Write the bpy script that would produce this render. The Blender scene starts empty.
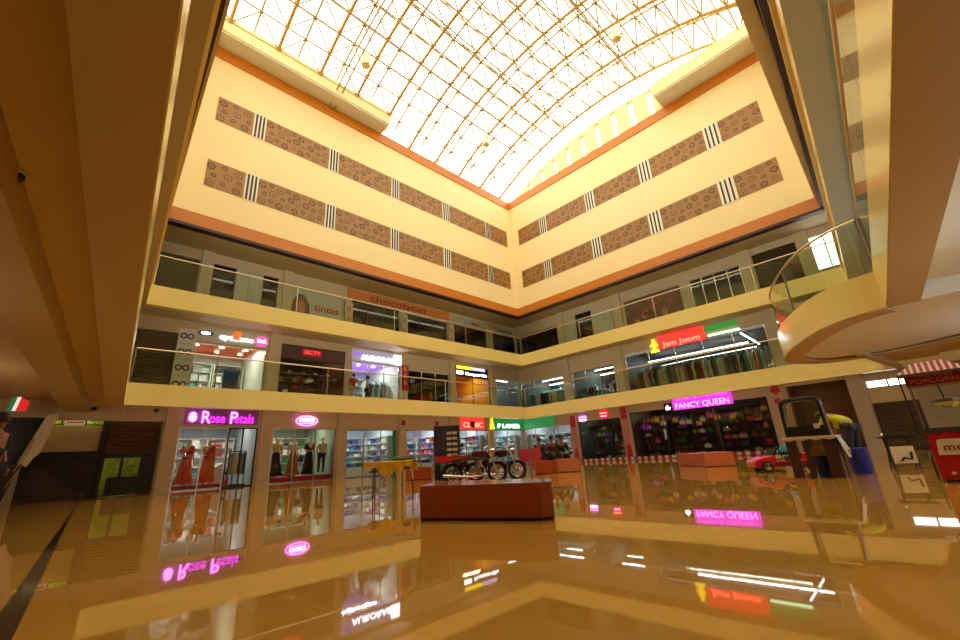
import bpy, bmesh, math, random
from mathutils import Vector, Matrix
random.seed(11)
PI = math.pi
C = bpy.context.scene.collection

# ------------------------------------------------------------------ camera
FPX = 418.28
CAM = Vector((-23.587, -19.608, 0.6))
pitch, yaw, roll = math.radians(18.368), math.radians(45.232), math.radians(-3.3126)
fwd = Vector((math.cos(yaw) * math.cos(pitch), math.sin(yaw) * math.cos(pitch), math.sin(pitch)))
rgt0 = Vector((math.sin(yaw), -math.cos(yaw), 0))
up0 = rgt0.cross(fwd)
rgt = rgt0 * math.cos(roll) + up0 * math.sin(roll)
upv = -rgt0 * math.sin(roll) + up0 * math.cos(roll)
cam = bpy.data.objects.new('camera', bpy.data.cameras.new('camera'))
C.objects.link(cam)
R3 = Matrix((rgt, upv, -fwd)).transposed()
cam.matrix_world = Matrix.Translation(CAM) @ R3.to_4x4()
cam.data.sensor_width = 36
cam.data.lens = FPX * 36 / 960
cam.data.clip_start = 0.02
cam.data.clip_end = 300
bpy.context.scene.camera = cam


# ------------------------------------------------------------------ materials
def lin(c):
    return tuple(((x / 255) / 12.92 if x / 255 <= 0.04045 else (((x / 255) + 0.055) / 1.055) ** 2.4) for x in c) + (1,)


MATS = {}


def mat(name, rgb, rough=0.5, metal=0.0, emit=None, es=0.0, noise=0.0, nscale=6.0, coat=0.0, spec=0.5):
    if name in MATS:
        return MATS[name]
    m = bpy.data.materials.new(name)
    m.use_nodes = True
    nt = m.node_tree
    b = nt.nodes['Principled BSDF']
    b.inputs['Base Color'].default_value = lin(rgb)
    b.inputs['Roughness'].default_value = rough
    b.inputs['Metallic'].default_value = metal
    b.inputs['Specular IOR Level'].default_value = spec
    if coat:
        b.inputs['Coat Weight'].default_value = coat
        b.inputs['Coat Roughness'].default_value = 0.08
    if emit is not None:
        b.inputs['Emission Color'].default_value = lin(emit)
        b.inputs['Emission Strength'].default_value = es
    if noise:
        tc = nt.nodes.new('ShaderNodeTexCoord')
        n = nt.nodes.new('ShaderNodeTexNoise')
        n.inputs['Scale'].default_value = nscale
        n.inputs['Detail'].default_value = 4
        nt.links.new(tc.outputs['Object'], n.inputs['Vector'])
        mx = nt.nodes.new('ShaderNodeMix')
        mx.data_type = 'RGBA'
        mx.inputs['A'].default_value = tuple(x * (1 - noise) for x in lin(rgb)[:3]) + (1,)
        mx.inputs['B'].default_value = tuple(min(1, x * (1 + noise)) for x in lin(rgb)[:3]) + (1,)
        nt.links.new(n.outputs['Fac'], mx.inputs['Factor'])
        nt.links.new(mx.outputs['Result'], b.inputs['Base Color'])
    MATS[name] = m
    return m


def glass_mat(name, tint=(235, 240, 225), ior=1.5, rough=0.0):
    if name in MATS:
        return MATS[name]
    m = bpy.data.materials.new(name)
    m.use_nodes = True
    nt = m.node_tree
    nt.nodes.clear()
    out = nt.nodes.new('ShaderNodeOutputMaterial')
    tr = nt.nodes.new('ShaderNodeBsdfTransparent')
    tr.inputs['Color'].default_value = tuple(x ** 0.5 for x in lin(tint)[:3]) + (1,)
    gl = nt.nodes.new('ShaderNodeBsdfGlossy')
    gl.inputs['Roughness'].default_value = rough
    fr = nt.nodes.new('ShaderNodeFresnel')
    fr.inputs['IOR'].default_value = ior
    geo = nt.nodes.new('ShaderNodeNewGeometry')
    inv = nt.nodes.new('ShaderNodeMath')
    inv.operation = 'SUBTRACT'
    inv.inputs[0].default_value = 1.0
    nt.links.new(geo.outputs['Backfacing'], inv.inputs[1])
    mul = nt.nodes.new('ShaderNodeMath')
    mul.operation = 'MULTIPLY'
    nt.links.new(fr.outputs[0], mul.inputs[0])
    nt.links.new(inv.outputs[0], mul.inputs[1])
    mx = nt.nodes.new('ShaderNodeMixShader')
    nt.links.new(mul.outputs[0], mx.inputs[0])
    nt.links.new(tr.outputs[0], mx.inputs[1])
    nt.links.new(gl.outputs[0], mx.inputs[2])
    nt.links.new(mx.outputs[0], out.inputs['Surface'])
    MATS[name] = m
    return m


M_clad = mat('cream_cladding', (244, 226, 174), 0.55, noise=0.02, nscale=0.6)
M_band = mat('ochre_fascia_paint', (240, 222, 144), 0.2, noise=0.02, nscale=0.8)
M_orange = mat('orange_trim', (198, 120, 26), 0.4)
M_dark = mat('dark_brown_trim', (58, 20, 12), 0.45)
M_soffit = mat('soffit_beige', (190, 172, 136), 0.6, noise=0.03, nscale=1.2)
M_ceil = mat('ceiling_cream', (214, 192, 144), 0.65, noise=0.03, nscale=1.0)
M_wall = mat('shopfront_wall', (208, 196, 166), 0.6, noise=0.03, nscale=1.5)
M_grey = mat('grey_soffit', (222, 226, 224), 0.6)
M_white = mat('shop_white', (206, 208, 206), 0.5)
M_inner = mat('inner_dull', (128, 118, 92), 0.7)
M_tan = mat('patterned_panel', (158, 116, 58), 0.5, noise=0.1, nscale=20)
M_flower = mat('flower_brown', (70, 38, 18), 0.5)
M_black = mat('black_paint', (18, 16, 15), 0.4)
M_stripew = mat('stripe_white', (240, 236, 220), 0.4)
M_gold = mat('gold_roof_pipe', (206, 158, 44), 0.5)
M_thin = mat('roof_lattice_rod', (176, 156, 88), 0.5)
M_steel = mat('brushed_steel', (190, 186, 176), 0.25, 0.9)
M_chrome = mat('chrome', (220, 220, 220), 0.08, 1.0)
M_rail = mat('handrail_steel', (214, 196, 160), 0.3, 0.6)
M_shutter = mat('roller_shutter', (112, 100, 76), 0.45, 0.3)
M_redwood = mat('red_brown_laminate', (172, 76, 36), 0.3, noise=0.08, nscale=5, coat=0.3)
M_redwood2 = mat('red_brown_top', (176, 104, 68), 0.15, coat=0.6)
M_tube = mat('tube_light_glow', (255, 255, 255), 0.5, emit=(236, 240, 255), es=9)
M_glass = glass_mat('clear_glass')
M_glassg = glass_mat('railing_glass', (226, 238, 220), 1.45)
M_glassd = glass_mat('smoked_glass', (96, 104, 80), 1.55)


def floor_material():
    m = bpy.data.materials.new('polished_ochre_tiles')
    m.use_nodes = True
    nt = m.node_tree
    b = nt.nodes['Principled BSDF']
    tc = nt.nodes.new('ShaderNodeTexCoord')
    br = nt.nodes.new('ShaderNodeTexBrick')
    br.offset = 0
    br.inputs['Scale'].default_value = 1.0
    br.inputs['Mortar Size'].default_value = 0.004
    br.inputs['Brick Width'].default_value = 0.9
    br.inputs['Row Height'].default_value = 0.9
    br.inputs['Color1'].default_value = lin((192, 140, 54))
    br.inputs['Color2'].default_value = lin((189, 137, 52))
    br.inputs['Mortar'].default_value = lin((184, 132, 50))
    nt.links.new(tc.outputs['Object'], br.inputs['Vector'])
    n = nt.nodes.new('ShaderNodeTexNoise')
    n.inputs['Scale'].default_value = 0.9
    n.inputs['Detail'].default_value = 5
    nt.links.new(tc.outputs['Object'], n.inputs['Vector'])
    mx = nt.nodes.new('ShaderNodeMix')
    mx.data_type = 'RGBA'
    mx.blend_type = 'MULTIPLY'
    mx.inputs['Factor'].default_value = 0.25
    cr = nt.nodes.new('ShaderNodeValToRGB')
    cr.color_ramp.elements[0].color = (0.75, 0.7, 0.6, 1)
    cr.color_ramp.elements[1].color = (1, 1, 1, 1)
    nt.links.new(n.outputs['Fac'], cr.inputs['Fac'])
    nt.links.new(br.outputs['Color'], mx.inputs['A'])
    nt.links.new(cr.outputs['Color'], mx.inputs['B'])
    nt.links.new(mx.outputs['Result'], b.inputs['Base Color'])
    b.inputs['Roughness'].default_value = 0.022
    b.inputs['IOR'].default_value = 1.5
    b.inputs['Specular IOR Level'].default_value = 0.55
    b.inputs['Specular Tint'].default_value = lin((255, 218, 150))
    # slow unevenness of the stone polish
    n2 = nt.nodes.new('ShaderNodeTexNoise')
    n2.inputs['Scale'].default_value = 0.7
    n2.inputs['Detail'].default_value = 1
    bp = nt.nodes.new('ShaderNodeBump')
    bp.inputs['Strength'].default_value = 0.01
    bp.inputs['Distance'].default_value = 0.05
    nt.links.new(tc.outputs['Object'], n2.inputs['Vector'])
    nt.links.new(n2.outputs['Fac'], bp.inputs['Height'])
    nt.links.new(bp.outputs['Normal'], b.inputs['Normal'])
    return m


M_floor = floor_material()


# ------------------------------------------------------------------ mesh builder
class MB:
    def __init__(s):
        s.v = []
        s.f = []

    def add(s, vs, fs):
        o = len(s.v)
        s.v += [tuple(v) for v in vs]
        s.f += [tuple(i + o for i in f) for f in fs]
        return s

    def box(s, x0, x1, y0, y1, z0, z1, M=None):
        vs = [Vector((x, y, z)) for x in (x0, x1) for y in (y0, y1) for z in (z0, z1)]
        if M is not None:
            vs = [M @ v for v in vs]
        return s.add(vs, [(0, 1, 3, 2), (4, 6, 7, 5), (0, 4, 5, 1), (2, 3, 7, 6), (0, 2, 6, 4), (1, 5, 7, 3)])

    def bbox(s, x0, x1, y0, y1, z0, z1, b=0.02, M=None):
        """box with chamfered edges"""
        bm = bmesh.new()
        bmesh.ops.create_cube(bm, size=1)
        for v in bm.verts:
            v.co = Vector(((x0 + x1) / 2 + v.co.x * (x1 - x0), (y0 + y1) / 2 + v.co.y * (y1 - y0), (z0 + z1) / 2 + v.co.z * (z1 - z0)))
        bmesh.ops.bevel(bm, geom=bm.edges[:], offset=b, segments=2, affect='EDGES')
        bm.verts.index_update()
        vs = [v.co.copy() for v in bm.verts]
        if M is not None:
            vs = [M @ v for v in vs]
        s.add(vs, [[v.index for v in f.verts] for f in bm.faces])
        bm.free()
        return s

    def prism(s, poly, z0, z1):
        n = len(poly)
        vs = [(p[0], p[1], z0) for p in poly] + [(p[0], p[1], z1) for p in poly]
        fs = [tuple(range(n))[::-1], tuple(range(n, 2 * n))] + [(i, (i + 1) % n, n + (i + 1) % n, n + i) for i in range(n)]
        return s.add(vs, fs)

    def xprism(s, poly, x0, x1):
        """outline given in (y,z), extruded along x"""
        n = len(poly)
        vs = [(x0, p[0], p[1]) for p in poly] + [(x1, p[0], p[1]) for p in poly]
        fs = [tuple(range(n)), tuple(range(n, 2 * n))[::-1]] + [(i, n + i, n + (i + 1) % n, (i + 1) % n) for i in range(n)]
        return s.add(vs, fs)

    def yprism(s, poly, y0, y1):
        """outline given in (x,z), extruded along y"""
        n = len(poly)
        vs = [(p[0], y0, p[1]) for p in poly] + [(p[0], y1, p[1]) for p in poly]
        fs = [tuple(range(n))[::-1], tuple(range(n, 2 * n))] + [(i, (i + 1) % n, n + (i + 1) % n, n + i) for i in range(n)]
        return s.add(vs, fs)

    def tube(s, pts, r, n=8, closed=False, cap=True):
        pts = [Vector(p) for p in pts]
        rr = r if isinstance(r, (list, tuple)) else [r] * len(pts)
        rings = []
        ref = None
        L = len(pts)
        for i, p in enumerate(pts):
            a = pts[(i - 1) % L] if (i > 0 or closed) else p
            b = pts[(i + 1) % L] if (i < L - 1 or closed) else p
            t = (b - a).normalized()
            if ref is None:
                ref = Vector((0, 0, 1)) if abs(t.z) < 0.9 else Vector((1, 0, 0))
            u = t.cross(ref)
            if u.length < 1e-5:
                ref = Vector((1, 0, 0))
                u = t.cross(ref)
            u.normalize()
            w = u.cross(t)
            ref = w
            rings.append([p + (u * math.cos(2 * PI * k / n) + w * math.sin(2 * PI * k / n)) * rr[i] for k in range(n)])
        vs = [v for r_ in rings for v in r_]
        fs = []
        m = L if closed else L - 1
        for i in range(m):
            for k in range(n):
                a, b = i * n + k, i * n + (k + 1) % n
                c, d = ((i + 1) % L) * n + (k + 1) % n, ((i + 1) % L) * n + k
                fs.append((a, b, c, d))
        if cap and not closed:
            fs.append(tuple(range(n))[::-1])
            fs.append(tuple((L - 1) * n + k for k in range(n)))
        return s.add(vs, fs)

    def lathe(s, prof, n=16, c=(0, 0, 0), axis='z', sx=1, sy=1):
        vs = []
        for (r, z) in prof:
            for k in range(n):
                a = 2 * PI * k / n
                x, y = r * math.cos(a) * sx, r * math.sin(a) * sy
                p = (x, y, z) if axis == 'z' else ((x, z, y) if axis == 'y' else (z, x, y))
                vs.append((p[0] + c[0], p[1] + c[1], p[2] + c[2]))
        fs = []
        for i in range(len(prof) - 1):
            for k in range(n):
                fs.append((i * n + k, i * n + (k + 1) % n, (i + 1) * n + (k + 1) % n, (i + 1) * n + k))
        fs.append(tuple(range(n))[::-1])
        fs.append(tuple((len(prof) - 1) * n + k for k in range(n)))
        return s.add(vs, fs)

    def torus(s, R, r, c=(0, 0, 0), axis='y', n=24, m=8):
        pts = []
        for k in range(n):
            a = 2 * PI * k / n
            x, y = R * math.cos(a), R * math.sin(a)
            p = (x, 0, y) if axis == 'y' else ((x, y, 0) if axis == 'z' else (0, x, y))
            pts.append(Vector(p) + Vector(c))
        return s.tube(pts, r, m, closed=True)

    def build(s, name, m, parent=None, smooth=False, loc=None, rotz=0, link_obj=False):
        me = bpy.data.meshes.new(name)
        me.from_pydata(s.v, [], s.f)
        me.validate()
        bm = bmesh.new()
        bm.from_mesh(me)
        bmesh.ops.recalc_face_normals(bm, faces=bm.faces[:])
        bm.to_mesh(me)
        bm.free()
        if smooth:
            for p in me.polygons:
                p.use_smooth = True
            try:
                me.set_sharp_from_angle(angle=math.radians(42))
            except Exception:
                pass
        me.materials.append(m)
        o = bpy.data.objects.new(name, me)
        C.objects.link(o)
        if link_obj:
            o.material_slots[0].link = 'OBJECT'
            o.material_slots[0].material = m
        if parent is not None:
            o.parent = parent
        if loc is not None:
            o.location = loc
        o.rotation_euler.z = rotz
        return o


def tag(o, label, cat, group=None, kind=None):
    o['label'] = label
    o['category'] = cat
    if group:
        o['group'] = group
    if kind:
        o['kind'] = kind
    return o


def thing(name, label, cat, loc=(0, 0, 0), rotz=0, group=None):
    o = bpy.data.objects.new(name, None)
    o.empty_display_size = 0.1
    C.objects.link(o)
    o.location = loc
    o.rotation_euler.z = rotz
    return tag(o, label, cat, group)


def struct(name, mb, m, label=None, smooth=False):
    o = mb.build(name, m, smooth=smooth)
    o['kind'] = 'structure'
    if label:
        o['label'] = label
        o['category'] = name.split('_')[0]
    return o


def text_mesh(txt, size, depth=0.02, align='CENTER'):
    cu = bpy.data.curves.new('lettering', 'FONT')
    cu.body = txt
    cu.size = size
    cu.extrude = depth
    cu.align_x = align
    cu.align_y = 'CENTER'
    cu.resolution_u = 3
    o = bpy.data.objects.new('lettering', cu)
    C.objects.link(o)
    dg = bpy.context.evaluated_depsgraph_get()
    me = bpy.data.meshes.new_from_object(o.evaluated_get(dg))
    bpy.data.objects.remove(o)
    for v in me.vertices:
        x, y, z = v.co
        v.co = (x, -z, y)
    return me


def lettering(txt, size, m, parent, x=0, y=0, z=0, width=None, depth=0.02, name='lettering'):
    me = text_mesh(txt, size, depth)
    if width:
        xs = [v.co.x for v in me.vertices]
        w = max(xs) - min(xs)
        for v in me.vertices:
            v.co.x *= width / w
    me.materials.clear()
    me.materials.append(m)
    o = bpy.data.objects.new(name, me)
    C.objects.link(o)
    o.parent = parent
    o.location = (x, y, z)
    return o


S = 3.24          # depth of the shopfronts behind the gallery edge


def ray(u, v):
    d = Vector(((u - 480) / FPX, -(v - 320) / FPX, 1))
    return rgt * d.x + upv * d.y + fwd * d.z


def on_z(u, v, z):
    d = ray(u, v)
    t = (z - CAM.z) / d.z
    return CAM + d * t


def on_wall(w, u, v, d=S):
    """measured photo point -> (s, z) on the plane d behind the gallery edge"""
    q = ray(u, v)
    if w == 'A':
        t = (d - CAM.y) / q.y
        p = CAM + q * t
        return p.x, p.z
    t = (d - CAM.x) / q.x
    p = CAM + q * t
    return -p.y, p.z


def pos(w, s, d, z):
    return (s, d, z) if w == 'A' else (d, -s, z)


ROT = {'A': 0.0, 'B': -PI / 2}


def wbox(mb, w, s0, s1, d0, d1, z0, z1):
    if w == 'A':
        mb.box(s0, s1, d0, d1, z0, z1)
    else:
        mb.box(d0, d1, -s1, -s0, z0, z1)
    return mb


SIDE = {'A': 'left', 'B': 'right'}

# ------------------------------------------------------------------ floor
fb = MB().box(-36, 12, -32, 12, -0.15, 0)
o = fb.build('floor', M_floor)
o['kind'] = 'structure'
# dark inlaid strip along the left gallery
M_strip = mat('dark_granite_inlay', (52, 46, 40), 0.06)
sp = MB().prism([(-23.72, -17.5), (-23.62, -17.5), (-22.92, -1.0), (-22.62, 3.2), (-22.82, 3.2), (-23.16, -6.0)], 0.0, 0.004)
struct('trim_1', sp, M_strip)

# ------------------------------------------------------------------ storeys on the two far walls
ZB = {1: (3.13, 3.94), 2: (7.0, 7.82)}
CEIL = {0: 3.7, 1: 7.57, 2: 11.32}
FLOORZ = {0: 0.0, 1: 3.94, 2: 7.82}
BACK = 10.4
for w in 'AB':
    lo, hi = (-22.35, 0.0) if w == 'A' else (0.0, 23.0)
    for k, (z0, z1) in ZB.items():
        mb = MB()
        if w == 'A':
            mb.box(lo, 0.0, 0, 0.3, z0, z1)
            if k == 1:
                struct('wall_left', mb, M_band)
            else:
                struct('wall_left', mb, M_band)
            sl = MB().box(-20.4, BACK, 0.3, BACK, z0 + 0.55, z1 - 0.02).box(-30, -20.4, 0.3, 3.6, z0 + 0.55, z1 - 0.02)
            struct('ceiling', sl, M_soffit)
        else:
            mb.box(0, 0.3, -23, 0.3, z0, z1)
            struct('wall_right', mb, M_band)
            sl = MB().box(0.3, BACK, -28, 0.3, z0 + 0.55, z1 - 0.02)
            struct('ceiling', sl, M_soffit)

# cladding volume above (z 10.8 .. 20.9)
CT = 20.9
ca = MB().box(-22.6, 0, 0, 0.35, 11.45, 20.35)
struct('wall_left', ca, M_clad)
cb = MB().box(0, 0.35, -19.6, 0.35, 11.45, 20.35)
struct('wall_right', cb, M_clad)
# orange trims and dark brown lower trim
t = MB().box(-22.6, 0.0, -0.03, 0.3, 10.85, 11.45)
t.box(0.0 - 0.03, 0.3, -19.3, 0.3, 10.85, 11.45)
struct('trim_2', t, M_orange)
t = MB().box(-22.6, 0.0, -0.05, 0.34, 10.72, 10.85)
t.box(-0.05, 0.34, -19.3, 0.34, 10.72, 10.85)
struct('trim_3', t, M_dark)
t = MB().box(-22.3, 0.0, -0.06, 0.3, 20.3, 20.95)
t.box(-0.06, 0.3, -19.3, 0.3, 20.3, 20.95)
struct('trim_4', t, M_orange)
# ceiling above the second gallery
cc = MB().box(-20.4, BACK, 0.35, BACK, 11.3, 11.6).box(-30, -20.4, 0.35, 3.6, 11.3, 11.6)
cc.box(0.35, BACK, -28, 0.35, 11.3, 11.6)
struct('ceiling', cc, M_soffit)
# roof slabs around the opening, outer walls
rs = MB().box(-20.4, 9, 0.3, BACK, 20.6, 20.9).box(-36, -20.4, 0.3, 3.6, 20.6, 20.9)
rs.box(0.3, BACK, -30, 0.3, 20.6, 20.9)
rs.box(-36, -22.4, -30, 0.3, 21.2, 21.5)
rs.box(-22.4, 9, -30, -19.1, 21.2, 21.5)
struct('ceiling', rs, M_ceil)
ow = MB()
ow.box(-20.4, BACK + 0.2, BACK, BACK + 0.2, 0, 20.9)
ow.box(-20.6, -20.4, 3.64, BACK, 3.7, 20.9)
ow.box(-36, -20.4, 3.64, 3.8, 11.6, 20.9)
ow.box(BACK, BACK + 0.2, -30, BACK, 0, 20.9)
struct('wall_back', ow, M_inner)
ow = MB().box(-36.2, -36, -30, 8, 0, 21.5)
ow.box(-36, BACK, -30.2, -30, 0, 21.5)
struct('wall_near', ow, M_inner)

# overhanging roof ledges with grey undersides (above the top orange trim)
lg = MB()
lg.box(-22.2, -12.2, -1.05, 0.25, 21.05, 22.0)
struct('wall_left', lg, M_clad)
lg = MB().box(-22.2, -12.25, -1.0, 0.2, 20.95, 21.05)
lg.box(-1.3, 0.2, -18.6, -13.35, 20.95, 21.05)
struct('trim_5', lg, M_grey)
lg = MB().box(-1.35, 0.25, -18.65, -13.3, 21.05, 21.9)
struct('wall_right', lg, M_clad)
# gable wall above the right side with slot windows
CYC, CZC, RAD = -9.6, 4.5, 19.0


def vault(y, off=0.0):
    r = RAD + off
    return CZC + math.sqrt(max(0.01, r * r - (y - CYC) ** 2))


gw = MB()
ys = [-0.3 - 0.35 * i for i in range(54)]
win = [(-2.38 - 1.28 * k) for k in range(9)]
slots = []
for k, yc in enumerate(win):
    ztop = min(vault(yc) - 0.32, [21.6, 22.1, 22.35, 22.6, 22.8, 23.0, 23.05, 23.05, 23.0][k])
    slots.append((yc - 0.2, yc + 0.2, 21.0, ztop))
edges = [0.2]
for a, b, _, _ in slots:
    edges += [b, a]
edges += [-19.4]
for i in range(0, len(edges), 2):
    y1, y0 = edges[i], edges[i + 1]
    n = 1 if y1 - y0 < 1 else 6
    for j in range(n):
        a = y1 + (y0 - y1) * j / n
        b = y1 + (y0 - y1) * (j + 1) / n
        gw.xprism([(a, 20.9), (b, 20.9), (b, vault(b, -0.25)), (a, vault(a, -0.25))], 0.0, 0.3)
for a, b, z0, z1 in slots:
    gw.xprism([(a, z1), (b, z1), (b, vault(b, -0.25)), (a, vault(a, -0.25))], 0.0, 0.3)
    gw.xprism([(a, 20.9), (b, 20.9), (b, z0), (a, z0)], 0.0, 0.3)
struct('wall_right', gw, M_clad)
for a, b, z0, z1 in slots:
    gp = MB().box(0.12, 0.14, a, b, z0, z1)
    struct('window_1', gp, M_glass)

# patterned panels on the cladding
ZR = [(16.62, 18.02), (12.95, 14.35)]
PA = [(-21.1, -19.5), (-18.9, -15.52), (-14.92, -11.4), (-10.8, -7.25), (-6.6, -3.0), (-2.45, -0.55)]
PB = [(0.8, 2.95), (3.6, 7.02), (7.75, 11.02), (11.8, 15.03), (15.85, 17.85)]


def gear(mb, cx, cz, R, y, hole=0.45, teeth=8):
    n = teeth * 2
    outer = [(cx + (R if k % 2 == 0 else R * 0.72) * math.cos(2 * PI * k / n), cz + (R if k % 2 == 0 else R * 0.72) * math.sin(2 * PI * k / n)) for k in range(n)]
    inner = [(cx + R * hole * math.cos(2 * PI * k / n), cz + R * hole * math.sin(2 * PI * k / n)) for k in range(n)]
    vs = [(p[0], y, p[1]) for p in outer] + [(p[0], y, p[1]) for p in inner] + [(p[0], y + 0.01, p[1]) for p in outer] + [(p[0], y + 0.01, p[1]) for p in inner]
    fs = [(k, (k + 1) % n, n + (k + 1) % n, n + k) for k in range(n)] + [(k, 2 * n + k, 2 * n + (k + 1) % n, (k + 1) % n) for k in range(n)]
    mb.add(vs, fs)
    # small core
    c = [(cx + R * 0.2 * math.cos(2 * PI * k / 6), y, cz + R * 0.2 * math.sin(2 * PI * k / 6)) for k in range(6)]
    mb.add(c, [tuple(range(6))])


ordn = ['first', 'second', 'third', 'fourth', 'fifth', 'sixth']
for w, P in (('A', PA), ('B', PB)):
    for r, (z0, z1) in enumerate(ZR):
        for i, (s0, s1) in enumerate(P):
            wd = s1 - s0
            sc_ = (s0 + s1) / 2
            rank = ordn[i]
            src = 'the left end of the left cladding wall' if w == 'A' else 'the corner on the right cladding wall'
            t = thing('wall_panel', 'brown flower-patterned wall panel, %s from %s, %s row' % (rank, src, ('upper', 'lower')[r]), 'wall panel', pos(w, sc_, 0, z0), ROT[w], 'patterned panels on the cladding')
            MB().box(-wd / 2, wd / 2, -0.02, 0.0, 0, z1 - z0).build('panel', M_tan, t)
            fm = MB()
            rows = 3
            k = 0
            nx = max(3, int(wd / 0.42))
            for a in range(nx):
                for b in range(rows):
                    R = 0.195 if (a + b) % 2 == 0 else 0.13
                    cx = -wd / 2 + 0.26 + (wd - 0.52) * a / (nx - 1) + (0.06 if b % 2 else -0.06)
                    cz = 0.26 + b * 0.44 + (0.07 if a % 2 else -0.05)
                    gear(fm, cx + random.uniform(-.04, .04), cz, R, -0.026, 0.55 if (a + 2 * b) % 3 else 0.7, 8)
            fm.build('flower_pattern', M_flower, t)
        for i in range(len(P) - 1):
            s0, s1 = P[i][1], P[i + 1][0]
            t = thing('stripe_panel', 'striped black and white upright, %s from %s, %s row' % (ordn[i], src.replace('left end of the left', 'left end of left'), ('upper', 'lower')[r]), 'wall panel', pos(w, (s0 + s1) / 2, -.012, z0), ROT[w], 'striped uprights on the cladding')
            wd = s1 - s0
            MB().box(-wd / 2 + .02, wd / 2 - .02, -0.012, 0, -.05, z1 - z0 + .05).build('white_ground', M_stripew, t)
            sm = MB()
            for j in range(3):
                x = -wd / 2 + wd * (0.22 + 0.28 * j)
                sm.box(x - 0.045, x + 0.045, -0.03, -0.012, 0, z1 - z0)
            sm.build('black_stripes', M_black, t)

# ------------------------------------------------------------------ skylight vault
roof = thing('skylight_frame', 'gold arched steel space frame carrying the glazed roof over the atrium', 'roof frame', (0, 0, 0))
XM = [-0.9 - 2.27 * k for k in range(11)]
Y0, Y1 = 0.1, -19.3
NS = 17
ysn = [Y0 + (Y1 - Y0) * j / NS for j in range(NS + 1)]
for k, x in enumerate(XM):
    pts = [(x, y, vault(y, 0.25)) for y in [Y0 + (Y1 - Y0) * j / 34 for j in range(35)]]
    MB().tube(pts, 0.085, 6).build('arched_rib', M_gold, roof, smooth=True)
for k in range(len(XM) - 1):
    x = (XM[k] + XM[k + 1]) / 2
    pts = [(x, y, vault(y, 1.1)) for y in [Y0 + (Y1 - Y0) * j / 34 for j in range(35)]]
    MB().tube(pts, 0.055, 5).build('upper_rib', M_thin, roof, smooth=True)
lat = MB()
top = [[Vector(((XM[k] + XM[k + 1]) / 2, (ysn[j] + ysn[j + 1]) / 2, vault((ysn[j] + ysn[j + 1]) / 2, 1.1))) for j in range(NS)] for k in range(len(XM) - 1)]
bot = [[Vector((x, y, vault(y, 0.25))) for y in ysn] for x in XM]
for k in range(len(XM) - 1):
    for j in range(NS):
        for (a, b) in ((k, j), (k + 1, j), (k, j + 1), (k + 1, j + 1)):
            lat.tube([top[k][j], bot[a][b]], 0.043, 4, cap=False)
for k in range(len(XM) - 1):
    for j in range(0, NS + 1):
        lat.tube([bot[k][j], bot[k + 1][j]], 0.043, 4, cap=False)
for k in range(len(XM) - 2):
    for j in range(NS):
        lat.tube([top[k][j], top[k + 1][j]], 0.043, 4, cap=False)
lo = lat.build('lattice_rods', M_thin, roof)
lo['kind'] = 'stuff'
# service walkway trusses hung in the frame
tr = MB()
for dx in (-0.17, 0.17):
    tr.tube([(-15.6 + dx, y, vault(y, -0.1)) for y in [Y0 + (Y1 - Y0) * j / 34 for j in range(35)]], 0.045, 5)
for j in range(34):
    y = Y0 + (Y1 - Y0) * (j + .5) / 34
    tr.tube([(-15.77, y, vault(y, -0.1)), (-15.43, y, vault(y, -0.1))], 0.015, 3)
for yc in (-6.9, -12.6):
    for dy in (-0.17, 0.17):
        tr.tube([(-22.5, yc + dy, vault(yc, 0.05)), (-0.2, yc + dy, vault(yc, 0.05))], 0.045, 5)
tr.build('walkway_truss', M_thin, roof)
gl = MB()
yy = [Y0 + 0.3 + (Y1 - 0.3 - Y0 - 0.3) * j / 30 for j in range(31)]
for j in range(30):
    a, b = yy[j], yy[j + 1]
    gl.add([(-23.6, a, vault(a, 1.3)), (0.3, a, vault(a, 1.3)), (0.3, b, vault(b, 1.3)), (-23.6, b, vault(b, 1.3))], [(0, 1, 2, 3)])
M_roofglass = glass_mat('skylight_sheet', (252, 250, 240), 1.2)
gl.build('glazing', M_roofglass, roof)
M_lampw = mat('highbay_shade', (250, 240, 205), 0.4)
for (u, v, z, lb) in ((366, 62, 22.0, 'nearest the left ledge'), (616, 36, 22.3, 'nearest the right ledge'), (486, 142, 22.0, 'nearest the far corner')):
    p = on_z(u, v, z)
    t = thing('pendant_lamp', 'pale drum-shaped pendant lamp hung from the glass roof frame, %s' % lb, 'lamp', tuple(p), 0, 'pendant lamps in the skylight')
    MB().lathe([(0.10, 0.55), (0.20, 0.5), (0.24, 0.0), (0.25, -0.25), (0.20, -0.28), (0.19, -0.2)], 16).build('lamp_shade', M_lampw, t, smooth=True)
    MB().tube([(0, 0, 0.5), (0, 0, vault(p.y, 0.2) - z)], 0.02, 6).build('suspension_rod', M_thin, t)

# ------------------------------------------------------------------ left gallery (beside the camera)
xc = lambda y: -22.24 + 0.075 * y
xc2 = lambda y: -22.2 + 0.066 * y
xcl = lambda y: -22.05 + 0.05 * y


def along_y(f, o0, o1, z0, z1, ya=0.0, yb=-30.0, mb=None):
    mb = mb or MB()
    return mb.prism([(f(ya) + o0, ya), (f(ya) + o1, ya), (f(yb) + o1, yb), (f(yb) + o0, yb)], z0, z1)


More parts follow.
